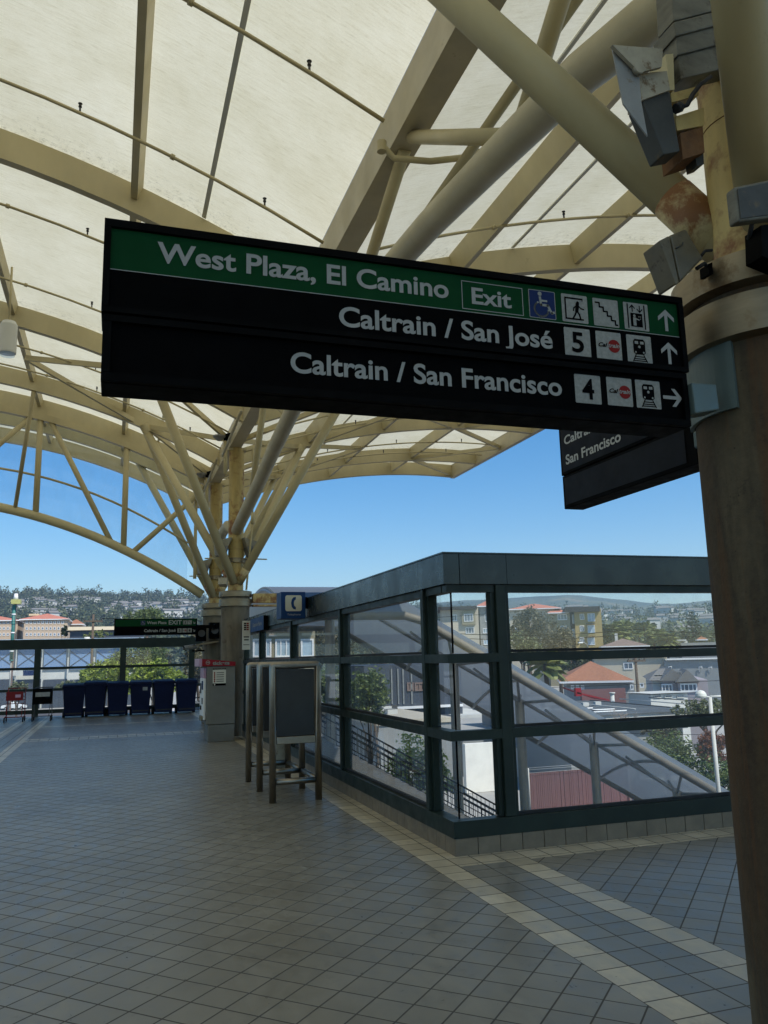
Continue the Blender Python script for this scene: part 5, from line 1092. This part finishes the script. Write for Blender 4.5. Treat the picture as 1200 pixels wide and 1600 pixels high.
# white and lilac gabled house
gh = thing('house', (at(1040, 1080, Y=62).x, 62, GZ), 'white and lilac gabled house with grey shingle roof and small porch gable', 'house')
a = at(977, 1062, Y=66); c = at(1036, 1094, Y=62); d = at(1105, 1090, Y=62)
MB().box(a.x, c.x, 62, 74, GZ, a.z).build('wall', M['whiter'], gh)
zE = a.z; zg = at(1068, 1044, Y=62).z
MB().box(c.x+.01, d.x, 61.5, 74, GZ, zE).build('wall', M['lilac'], gh)
b = MB(); xg = (c.x+d.x)/2-1.2; x1_ = d.x-2.2
b.add([(c.x-.3, 61.2, zE-.05), (x1_, 61.2, zE-.05), (xg, 61.2, zg), (c.x-.3, 75, zE-.05), (x1_, 75, zE-.05), (xg, 75, zg)], [(0, 2, 5, 3), (2, 1, 4, 5), (0, 1, 2), (3, 5, 4)]); b.build('roof', M['greyroof'], gh)
b = MB(); b.add([(a.x-.4, 61.6, zE), (xg, 61.6, zE), (xg, 68, zg-.1), (a.x+1.2, 68, zg-.1), (a.x-.4, 74.4, zE), (xg, 74.4, zE)], [(0, 1, 2, 3), (3, 2, 5, 4), (0, 3, 4)]); b.build('roof', M['greyroof'], gh)
pg0, pg1 = at(1070, 1064, Y=60.5), at(1108, 1064, Y=60.5); b = MB(); b.add([(pg0.x, 60.5, pg0.z-.1), (pg1.x, 60.5, pg0.z-.1), ((pg0.x+pg1.x)/2, 60.5, pg0.z+1.0), (pg0.x, 66, pg0.z-.1), (pg1.x, 66, pg0.z-.1), ((pg0.x+pg1.x)/2, 66, pg0.z+1.0)], [(0, 2, 5, 3), (2, 1, 4, 5), (0, 1, 2)]); b.build('porch_roof', M['greyroof'], gh)
MB().box(pg0.x+.3, pg1.x-.3, 60.8, 61.49, GZ, pg0.z-.12).build('porch', M['lilac'], gh)
winp(gh, 62, 984, 1070, 989, 1080, bars=0); winp(gh, 62, 1000, 1068, 1006, 1076, bars=0); winp(gh, 61.5, 1040, 1068, 1056, 1082, bars=2); winp(gh, 60.8, 1076, 1066, 1100, 1080, bars=3); winp(gh, 61.5, 1058, 1048, 1070, 1056, fr='greyr', bars=2)
for i, x in enumerate((1008, 1015)): p0 = at(x, 1058, Y=64); MB().tube([(p0.x, 64, p0.z-.5), (p0.x, 64, p0.z)], .03, 6).build('dish_mast', M['grey'], gh); MB().lathe((p0.x, 64, p0.z), [(.05, 0), (.3, .18), (.32, .2)], 12).build('satellite_dish', M['whiter'], gh)
# flat dark roof building in the middle distance
fb = thing('flat_roof_building', (31, 42, GZ), 'low building with a wide dark flat roof crossed by pale pipes', 'building')
L_, R_ = at(905, 1117, Y=43), at(1078, 1110, Y=43); zr_ = -2.15; xl, xr = L_.x-1.0, at(1092, 1112, Y=43).x
MB().box(xl, xr, 42.6, 56, zr_-.28, zr_-.03).build('fascia', M['whiter'], fb); MB().box(xl-.1, xr+.1, 42.5, 56.1, zr_-.028, zr_+.03).build('roof', M['darkroof'], fb); MB().box(xl+.5, xr-1, 43.4, 55.5, GZ, zr_-.29).build('wall', M['greyr'], fb)
for x in (918, 945, 990, 1015, 1045, 1062): winp(fb, 43.4, x, 1121, x+11, 1138, fr='greyr')
g = random.Random(4)
for i in range(7): y = 44+i*1.6; b = MB(); b.tube([(xl+g.uniform(0, 5), y, zr_+.1), (xr-g.uniform(4, 10), y+g.uniform(-.4, .4), zr_+.1)], .05, 6); b.build('roof_pipe', M['purewhite'], fb)
for i in range(6): x = xl+3+i*2.6; MB().tube([(x, 44, zr_+.16), (x+.5, 54, zr_+.16)], .04, 6).build('roof_pipe', M['whiter' if i % 2 else 'darkgrey'], fb)
for i in range(9): x, y = g.uniform(xl+1, xr-2), g.uniform(44, 55); MB().box(x, x+.45, y, y+.3, zr_+.04, zr_+.3).build('roof_vent', M['whiter'], fb)
cs = thing('clerestory', (0, 0, 0), 'white clerestory hut with three dark windows on the flat roof', 'roof hut'); cs.location = (at(1050, 1090, Y=57).x, 57, zr_)
wpx(cs, 57, 1017, 1083, 1074, 1096, 3, 'whiter', zb_=GZ+.01); a, c = at(1015, 1084, Y=56.9), at(1082, 1081, Y=56.9); MB().box(a.x, c.x, 56.7, 60.4, a.z, c.z).build('roof', M['whiter'], cs)
for x in (1022, 1039, 1058): winp(cs, 57, x, 1085.5, x+11, 1090.5, fr='whiter', fw=.05, bars=0)
vp_ = thing('roof_vent_pipe', (at(957, 1092, Y=56).x, 56, zr_), 'short white vent stack at the back of the dark flat roof', 'vent'); p0 = at(957, 1092, Y=56); MB().tube([(p0.x, 56, GZ+1), (p0.x, 56, p0.z+.4)], .16, 10).build('pipe', M['whiter'], vp_); MB().tube([(p0.x, 56, p0.z+.4), (p0.x, 56, p0.z+.5)], .24, 10).build('cap', M['whiter'], vp_)
# white building low in the corner bay, stucco wall, fences
lw = thing('flat_roof_building', (at(730, 1125, Y=62).x, 62, GZ), 'low white building with pale flat roof seen under the stair canopy', 'building')
wpx(lw, 62, 690, 1118, 712, 1150, 8, 'bluewall', zb_=GZ); wpx(lw, 62.5, 712, 1114, 790, 1150, 8, 'whiter', zb_=GZ); a = at(670, 1132, Y=58); c = at(800, 1132, Y=58); MB().box(a.x, c.x, 52, 61.9, a.z-.3, a.z).build('roof', M['lot'], lw)
MB().box(a.x+.2, c.x-.2, 52.3, 61.8, GZ, a.z-.31).build('wall', M['greyr'], lw)
sw = thing('stucco_wall', (at(750, 1190, Y=46).x, 46, GZ), 'bright sunlit white stucco wall in the lowest corner bay', 'wall'); wpx(sw, 46, 729, 1160, 772, 1226, .4, 'stucco', zb_=GZ)
sb = thing('shed_building', (at(860, 1180, Y=50).x, 50, GZ), 'pale blue white shed wall behind the maroon slat fence', 'building'); wpx(sb, 50, 812, 1163, 905, 1215, 6, 'whiter', zb_=GZ); a, c = at(808, 1166, Y=49.8), at(909, 1161, Y=49.8); MB().box(a.x, c.x, 49.6, 56.3, a.z, c.z).build('roof', M['greyr'], sb)
mf = thing('slat_fence', (at(880, 1230, Y=38).x, 38, GZ), 'maroon slatted chain link fence topped with barbed wire', 'fence'); a, c = at(826, 1208, Y=38), at(985, 1208, Y=38); b = MB(); x = a.x; g = random.Random(8)
while x < c.x: b.box(x, x+.095, 38+g.uniform(0, .03), 38.06, GZ, a.z+g.uniform(-.03, .02)); x += .105
b.build('slat_panel', M['maroon'], mf)
for x in (827, 984): a, c = at(x, 1230, Y=37.9), at(x, 1200, Y=37.9); MB().tube([(a.x, 37.9, GZ), (a.x, 37.9, c.z)], .032, 8).build('post', M['whiter'], mf)
for yy in (1200, 1203, 1208): a, c = at(827, yy, Y=37.9), at(984, yy, Y=37.9); MB().tube([(a.x, 37.9, a.z), (c.x, 37.9, a.z)], .009, 6).build('wire', M['whiter'], mf)
sm_ = thing('salmon_wall', (at(955, 1245, Y=44).x, 44, GZ), 'salmon pink wall beyond the stair canopy column', 'wall'); wpx(sm_, 41, 948, 1228, 1000, 1262, .3, 'salmon', zb_=GZ)
wr = thing('walkway_roof', (at(1090, 1190, Y=58).x, 58, GZ), 'pale slatted walkway roof beside the hedge', 'roof'); a, c = at(1055, 1196, Y=46), at(1105, 1222, Y=40); b = MB()
for i in range(9): f = i/9; x = a.x+(c.x-a.x)*f; y = 46-6*f; z = a.z+(c.z-a.z)*f; b.bar((x, y, z), (x-3.0, y+1.6, z), .62, .08)
b.build('slat', M['whiter'], wr)
# dark blue grey building seen in the corner bay middle pane
db2 = thing('warehouse', (at(640, 1070, Y=64).x, 64, GZ), 'dark blue grey corrugated warehouse behind the leafy tree', 'building')
wpx(db2, 64, 570, 1036, 720, 1106, 12, 'bluewall', zb_=GZ); a, c = at(565, 1107, Y=63.8), at(722, 1103.5, Y=63.8); MB().box(a.x, c.x, 63.6, 63.98, a.z, c.z).build('trim', M['purewhite'], db2)
for x in (612, 622, 630, 643): a, c = at(x, 1100, Y=63.9), at(x+.6, 1045, Y=63.9); MB().box(a.x, c.x, 63.9, 63.995, a.z, c.z).build('pipe', M['grey'], db2)
winp(db2, 64, 636, 1066, 646, 1080, fr='brownroof', pane='brownroof'); winp(db2, 64, 648, 1066, 662, 1080, fr='brownroof', pane='brownroof')
ar = thing('flat_roof_building', (at(640, 1118, Y=52).x, 52, GZ), 'pale grey flat roof scattered with small units below the warehouse', 'building')
a, c = at(590, 1126, Y=48), at(705, 1126, Y=48); MB().box(a.x, c.x, 48, 62, GZ, a.z-.3).build('wall', M['greyr'], ar); MB().box(a.x-.1, c.x+.1, 47.9, 62, a.z-.29, a.z).build('roof', M['creamr'], ar)
for i in range(12): x, y = g.uniform(a.x+1, c.x-1), g.uniform(52, 61); MB().box(x, x+.7, y, y+.5, a.z+.001, a.z+.3).build('roof_unit', M['whiter' if i % 3 else 'darkgrey'], ar)
# ochre and white building seen through the small far bays
ob = thing('station_building', (at(430, 1000, Y=60).x, 60, GZ), 'ochre and pale blue building seen through the narrow far glass bays', 'building')
wpx(ob, 60, 395, 974, 492, 1060, 8, 'oliver', zb_=GZ); a, c = at(393, 984, Y=59.6), at(492, 975, Y=59.6); MB().box(a.x, c.x, 59.3, 59.99, a.z, c.z).build('band', M['winpale'], ob)
for x0, x1 in ((395, 408), (414, 424), (430, 456), (470, 490)): winp(ob, 60, x0, 998, x1, 1027, pane='winpale', bars=2 if x1-x0 > 20 else 0)
wpx(ob, 59, 400, 1027, 470, 1060, 1, 'brownroof', 'lower_band', zb_=GZ)

# left side: blue panelled building, tower sign, beige apartments
bb = thing('panelled_building', (at(100, 1040, Y=170).x, 170, GZ), 'long white building with blue translucent upper panels left of the trees', 'building')
wpx(bb, 171, -60, 1003, 222, 1062, 20, 'whiter', zb_=GZ)
a, c = at(-60, 1003, Y=169), at(225, 996, Y=169); MB().box(a.x, c.x, 168.8, 192, a.z, c.z).build('roof', M['winpale'], bb)
xp = -55
while xp < 215:
    a, c = at(xp, 1046, Y=170.9), at(xp+36, 1014, Y=170.9); p_ = MB().box(a.x, c.x, 170.6, 170.98, a.z, c.z).build('panel', M['blueshade'], bb)
    b = MB(); b.tube([(a.x+.1, 170.5, a.z+.6), (c.x-.1, 170.5, c.z-.4)], .05, 5); b.build('brace_rod', M['darkgrey'], p_); b = MB(); b.tube([(c.x-.1, 170.5, a.z+.6), (a.x+.1, 170.5, c.z-.4)], .05, 5); b.build('brace_rod', M['darkgrey'], p_)
    a, c = at(xp+37, 1080, Y=170), at(xp+40, 1006, Y=170); MB().box(a.x, c.x, 169.9, 170.55, GZ, c.z).build('column', M['whiter'], bb)
    a, c = at(xp, 1062, Y=170.9), at(xp+36, 1086, Y=170.9); MB().box(a.x, c.x, 170.7, 170.98, GZ, a.z).build('shopfront', M['bluewall'], bb); xp += 41
for x0, x1, s in ((20, 36, 'whiter'), (36, 56, 'blue'), (124, 142, 'blue')): a, c = at(x0, 1056, Y=169.8), at(x1, 1047.5, Y=169.8); MB().box(a.x, c.x, 169.7, 169.85, a.z, c.z).build('shop_sign', M[s], bb)
tw = thing('tower_sign', (at(23, 1000, Y=160).x, 160, GZ), 'tall teal ringed tower with a yellow band at its top', 'tower')
a, c = at(16, 1033, Y=160), at(27.5, 945, Y=160); cx = (a.x+c.x)/2-.2; r = (c.x-a.x)/2*.85
MB().tube([(cx, 160, GZ), (cx, 160, a.z-.01)], r*.45, 12).build('pole', M['grey'], tw); MB().tube([(cx, 160, a.z), (cx, 160, c.z)], r, 18).build('shaft', M['teal'], tw)
for k in range(7): z = a.z+.1+(c.z-a.z-.2)*k/6; MB().tube([(cx, 160, z-.12), (cx, 160, z+.12)], r*1.16, 18).build('ring', M['purewhite' if k % 2 else 'teal'], tw)
p0, p1 = at(18, 944, Y=160), at(33, 938, Y=160); MB().box(p0.x, p1.x, 159.0, 160.9, p0.z, p1.z+.1).build('yellow_band', M['yellow'], tw); MB().tube([(cx+.2, 160, p1.z+.1), (cx+.2, 160, p1.z+1.2)], [.45, .3], 10).build('finial', M['purewhite'], tw)
MB().box(p1.x-1.0, p1.x-.7, 160.0, 160.3, GZ, p1.z+1.0).build('mast', M['brownroof'], tw)
for nm, x0, x1, yt, Y, lab in (('l', -70, 34, 964, 232, 'beige apartment block with red roof cut by the left picture edge'), ('m', 34, 112, 962, 226, 'beige four storey apartment block with red tiled roof behind the teal tower')):
    bg_ = thing('apartment_building', (at((x0+x1)/2, 990, Y=Y).x, Y, GZ), lab, 'building'); wpx(bg_, Y, x0+1, yt+5, x1-6, 1020, 16, 'beiger', zb_=GZ)
    a, c = at(x0, yt+5.5, Y=Y), at(x1, yt, Y=Y); hip(bg_, a.x, c.x-1, Y, Y+17, a.z, 1.9, .6, 'redroof')
    for y0 in (970, 979.5, 989):
        x = x0+6
        while x < x1-12: winp(bg_, Y, x, y0, x+4, y0+4.5, bars=0, fw=.1); x += 6.2
    a, c = at(x1-18, yt-1, Y=Y+4), at(x1-8, yt-3, Y=Y+4); 
    if nm == 'm': a, c = at(45, 962, Y=Y+6), at(61, 959, Y=Y+6); MB().box(a.x, c.x, Y+6, Y+9, a.z, c.z).build('chimney', M['creamroof'], bg_)
wg = thing('apartment_building', (at(118, 980, Y=215).x, 240, GZ), 'smaller beige wing with orange roof right of the beige apartments', 'building'); wpx(wg, 240, 108, 974, 128, 1010, 14, 'beiger', zb_=GZ); a, c = at(106, 975, Y=240), at(130, 966, Y=240); hip(wg, a.x, c.x, 240, 252, a.z, 1.6, .4, 'terracotta')
hl = thing('hall', (at(150, 990, Y=205).x, 205, GZ), 'dark walled hall with a long cream metal roof right of the apartments', 'building'); wpx(hl, 205, 108, 985, 225, 1015, 14, 'bluewall', zb_=GZ)
a, c = at(104, 985, Y=204), at(230, 978, Y=204); b = MB(); b.add([(a.x, 204, a.z), (c.x, 204, a.z), (c.x, 212, c.z+.3), (a.x, 212, c.z+.3), (a.x, 220, a.z), (c.x, 220, a.z)], [(0, 1, 2, 3), (3, 2, 5, 4), (0, 3, 4), (1, 5, 2)]); b.build('roof', M['creamroof'], hl)
# utility pole with transformer and wires
def upole(px, ytop, Y, label, wpx_=3):
    c = at(px, ytop, Y=Y); t = thing('utility_pole', (c.x, Y, GZ), label, 'pole'); r = .14
    MB().tube([(c.x, Y, GZ), (c.x, Y, c.z)], [r*1.15, r*.8], 10).build('shaft', M['bark'], t); MB().box(c.x-.9, c.x+.9, Y-.18, Y-.06, c.z-.75, c.z-.6).build('crossarm', M['bark'], t)
    for k in (-.8, -.3, .3, .8): MB().tube([(c.x+k, Y-.12, c.z-.6), (c.x+k, Y-.12, c.z-.38)], [.05, .03], 6).build('insulator', M['darkgrey'], t)
    return t, c
t, c = upole(146, 960, 85, 'wooden utility pole with crossarm and transformer in front of the blue panelled building')
MB().tube([(c.x-.5, 84.8, c.z-3.2), (c.x-.5, 84.8, c.z-2.2)], .26, 12).build('transformer', M['whiter'], t)
t2, c2 = upole(992, 1020, 60, 'dark utility pole in front of the white gabled house')
wi = thing('overhead_wires', (c.x, 85, c.z), 'thin overhead wires running from the utility poles', 'wires')
def wire(a, b_, sag, r=.018):
    a, b_ = Vector(a), Vector(b_); MB().tube([a+(b_-a)*k/12-Vector((0, 0, sag*4*(k/12)*(1-k/12))) for k in range(13)], r, 5).build('wire', M['black'], wi)
wire((c.x+.8, 85, c.z-.4), (c.x+60, 110, c.z+1.5), .8, .03); wire((c.x-.8, 85, c.z-.4), (c.x-60, 85, c.z), .8, .02)
for dz in (0, -.35): wire((c2.x, 60, c2.z+dz+2.0), (c2.x+40, 62, c2.z+dz+1.4), .5, .025); wire((c2.x, 60, c2.z+dz+2.0), (c2.x-22, 58, c2.z+dz+2.2), .5, .025)
wire((c2.x-20, 55, -.9), (c2.x+20, 55, -.7), .2); wire(at(795, 1138, Y=24.9), at(1130, 1208-60, Y=24.9), .05, .008)
# globe street lamp
gl_ = thing('street_lamp', (19.65, 24, GZ), 'white globe street lamp on a slim pale post outside the right window', 'street lamp')
c = at(1109, 1089, Y=24); MB().tube([(c.x, 24, GZ), (c.x, 24, c.z)], [.085, .065], 12).build('post', M['whiter'], gl_); g0 = at(1095, 1087, Y=24); MB().tube([(c.x, 24, c.z), (c.x+.9, 24, c.z)], .05, 8).build('arm', M['whiter'], gl_)
MB().lathe((g0.x, 24, g0.z), [(.02, .19), (.12, .16), (.18, .08), (.2, 0), (.2, -.02), (.19, -.06), (.14, -.06)], 24).build('globe', M['lampwhite'], gl_); MB().tube([(g0.x, 24, g0.z-.04), (c.x, 24, g0.z-.06)], .03, 8).build('arm', M['whiter'], gl_)
sl2 = thing('street_lamp', (at(905, 1015, Y=120).x, 120, GZ), 'slender grey cobra head street lamp before the ochre apartments', 'street lamp'); p0 = at(921, 1030, Y=120); p1 = at(908, 1004, Y=120); MB().tube([(p0.x, 120, GZ), (p0.x, 120, p1.z-1.2), (p0.x-.3, 120, p1.z-.3), (p0.x-.9, 120, p1.z), (p1.x, 120, p1.z)], .07, 8).build('post', M['grey'], sl2); MB().box(p1.x-.5, p1.x+.2, 119.8, 120.2, p1.z-.1, p1.z+.08).build('lamp_head', M['purewhite'], sl2)

# ---- curved stair roof with its stair
st = thing('stair_canopy', (12, 31, 0), 'long curved grey stair roof on pipes descending to street level outside the glass', 'canopy')
YN, YFR, XK = 26.0, 36.0, 9.63
def ez(x): return 2.92 if x < XK else 2.92-.561*(x-XK)
def vault(x, f): # f 0..1 across from near to far eave
    return (x, YN+(YFR-YN)*f, ez(x)+1.35*(1-(2*f-1)**2))
XEND = 26.4
MB().tube([(5.3, YN, 2.92), (XK-.3, YN, 2.92), (XK+.3, YN, 2.75), (XEND, YN, ez(XEND))], .145, 14).build('eave_pipe', M['pipebrown'], st); MB().tube([(5.3, YFR, 2.92), (XK-.3, YFR, 2.92), (XK+.3, YFR, 2.75), (XEND, YFR, ez(XEND))], .145, 14).build('eave_pipe', M['pipebrown'], st)
xs_ = [5.3, 7.4, XK]+[XK+3.3*k for k in range(1, 6)]
for x in xs_:
    MB().tube([Vector(vault(x, f/16))-Vector((0, 0, .12)) for f in range(17)], .07, 8).build('rib', M['grey'], st)
for f in (.28, .72): MB().tube([Vector(vault(x, f))-Vector((0, 0, .2)) for x in (5.3, XK, XEND)], .085, 8).build('long_pipe', M['grey'], st)
b = MB(); b.sheet([[Vector(vault(x, f/24))+Vector((0, 0, .02)) for f in range(25)] for x in (5.3, XK, 14, 18, 22, XEND)]); b.build('roof_sheet', M['polycarb'], st)
b = MB(); b.sheet([[(5.28, YN+(YFR-YN)*f/24, 2.92) for f in range(25)], [tuple(Vector(vault(5.28, f/24))) for f in range(25)]]); b.build('end_panel', M['creamr'], st)
for x in (8.0, 13.2, 16.1, 19.5, 23.5):
    zt_ = ez(x)+.35; MB().tube([(x, 31, GZ), (x, 31, zt_)], .19, 16).build('column', M['cleanconcrete'], st)
    for s in (-1, 1):
        for dx in (-1.1, 1.1): MB().tube([(x, 31, zt_-.1), (x+dx, 31+s*2.0, ez(x+dx)+1.05)], .06, 8).build('branch', M['grey'], st)
# stair flight with landing and dark railings
sf = thing('stairway', (8, 31, -1), 'concrete stair with dark metal railings going down under the curved roof', 'stairs')
b = MB(); xS = 5.0; prof = []; x, z = xS, 0.0
MB().box(2.76, xS, 28.2, 34, -.5, 0).build('landing', M['stairgrey'], sf)
nst = 38; P_ = [(xS, 0)]
for i in range(nst):
    z -= .171; P_.append((x, z)); x += .30; P_.append((x, z))
b.poly([(p[0], 28.2, p[1]) for p in P_]+[(x, 28.2, z-.3), (xS, 28.2, -.7)], (0, 5.8, 0)); b.build('steps', M['stairgrey'], sf)
def szz(x): return 0 if x < xS else max(-6.5, -.57*(x-xS))
for y in (28.15, 31.0, 34.05):
    rl = MB(); rl.tube([(3, y, .95), (xS, y, .95), (x, y, szz(x)+.95)], .03, 8); rl.tube([(3, y, .12), (xS, y, .12), (x, y, szz(x)+.12)], .02, 8); rl.tube([(3, y, .70), (xS, y, .70), (x, y, szz(x)+.70)], .02, 8); xx = 3.1
    while xx < x: rl.tube([(xx, y, szz(xx)+.12), (xx, y, szz(xx)+.95)], .011, 5, caps=False); xx += .16
    rl.build('railing', M['black'], sf)

# ---- parked cars
def make_car(mt, label, loc, rz):
    t = thing('parked_car', loc, label, 'car', 'cars parked in the lot beyond the balustrade', rz); O = (0, 0, 0)
    pr = [(-2.2, .35), (-2.25, .62), (-2.1, .86), (-1.35, .95), (-.75, 1.38), (.55, 1.42), (1.25, .98), (2.05, .82), (2.22, .58), (2.2, .32)]
    b = MB(); n = len(pr)
    for yy, s in ((-.86, 1), (.86, -1)): pass
    vs = [(x_, -.86 if z_ < 1 else -.66, z_) for x_, z_ in pr]+[(x_, .86 if z_ < 1 else .66, z_) for x_, z_ in pr]
    b.add(vs, [tuple(range(n)), tuple(reversed(range(n, 2*n)))]+[(i, i+n, (i+1) % n+n, (i+1) % n) for i in range(n)]); bevel(b.build('body', M[mt], t, O), .05)
    for s in (-1, 1):
        gl = MB(); gl.add([(-1.2, s*.80, .98), (1.05, s*.80, .98), (.5, s*.68, 1.34), (-.7, s*.68, 1.32)], [(0, 1, 2, 3)]); gl.build('side_window', M['winglass'], t, O)
        for x_ in (-1.35, 1.35): w_ = MB().tube([(x_, s*.72, .32), (x_, s*.90, .32)], .32, 16).build('wheel', M['rubber'], t, O); MB().tube([(x_, s*.901, .32), (x_, s*.91, .32)], .18, 12).build('rim', M['grey'], w_, O)
    gl = MB(); gl.add([(1.27, -.62, .99), (1.27, .62, .99), (.60, .58, 1.40), (.60, -.58, 1.40)], [(0, 1, 2, 3)]); gl.build('windscreen', M['winglass'], t, O); return t
M['carwhite'] = mat('white_car_paint', (.75, .76, .78), .2, var=.02, coat=.6); M['carred'] = mat('dark_red_car_paint', (.22, .02, .025), .2, var=.02, coat=.6); M['carsilver'] = mat('silver_car_paint', (.42, .43, .45), .25, .6, var=.02, coat=.6)
for px, py, m_, lb, rz in ((22, 1108, 'carwhite', 'white sedan nearest the balustrade, seen behind the red cart', 0), (6, 1097, 'carred', 'red car behind the white sedan at the left edge', 4), (40, 1096, 'carred', 'dark red car right of the other red one, behind the sedan', -5), (52, 1089, 'carwhite', 'white van like car at the end of the rear row', 90), (10, 1087, 'carsilver', 'silver car in the rear row at the left edge', 0)):
    q = at(px, py+1, Z=GZ); make_car(m_, lb, (q.x, q.y, GZ), rad(rz))
# everything tagged with a category is a thing, whatever its name sounds like
for o in bpy.data.objects:
    if o.get('category') and not o.get('kind'): o['kind'] = 'thing'

# ---- air between here and the hills
hb = MB().box(-2600, 3300, -120, 3300, GZ-4, 262).build('haze', [])
hm = bpy.data.materials.new('haze_air'); hm.use_nodes = True; nt = hm.node_tree; nt.nodes.clear()
ou = nt.nodes.new('ShaderNodeOutputMaterial'); pv = nt.nodes.new('ShaderNodeVolumePrincipled'); pv.inputs['Color'].default_value = (.62, .80, 1, 1); pv.inputs['Density'].default_value = .00024; pv.inputs['Anisotropy'].default_value = .2
nt.links.new(pv.outputs[0], ou.inputs['Volume']); hb.data.materials.append(hm); tag(hb, kind='stuff')
cy.volume_bounces = 0; cy.volume_step_rate = 10

# the houses on the right stand turned towards the tracks, not square to the concourse
for o in list(bpy.data.objects):
    if o.get('category') in ('building', 'house') and o.parent is None and o.type == 'EMPTY' and 55 < o.location.y < 230:
        az = math.atan2(o.location.x, o.location.y)
        if az > rad(17) and 'low white building' not in o['label'] and 'pale grey flat roof' not in o['label'] and 'warehouse' not in o['label']:
            o.rotation_euler.z = -az*.9; o.scale = (math.cos(az), 1, 1)
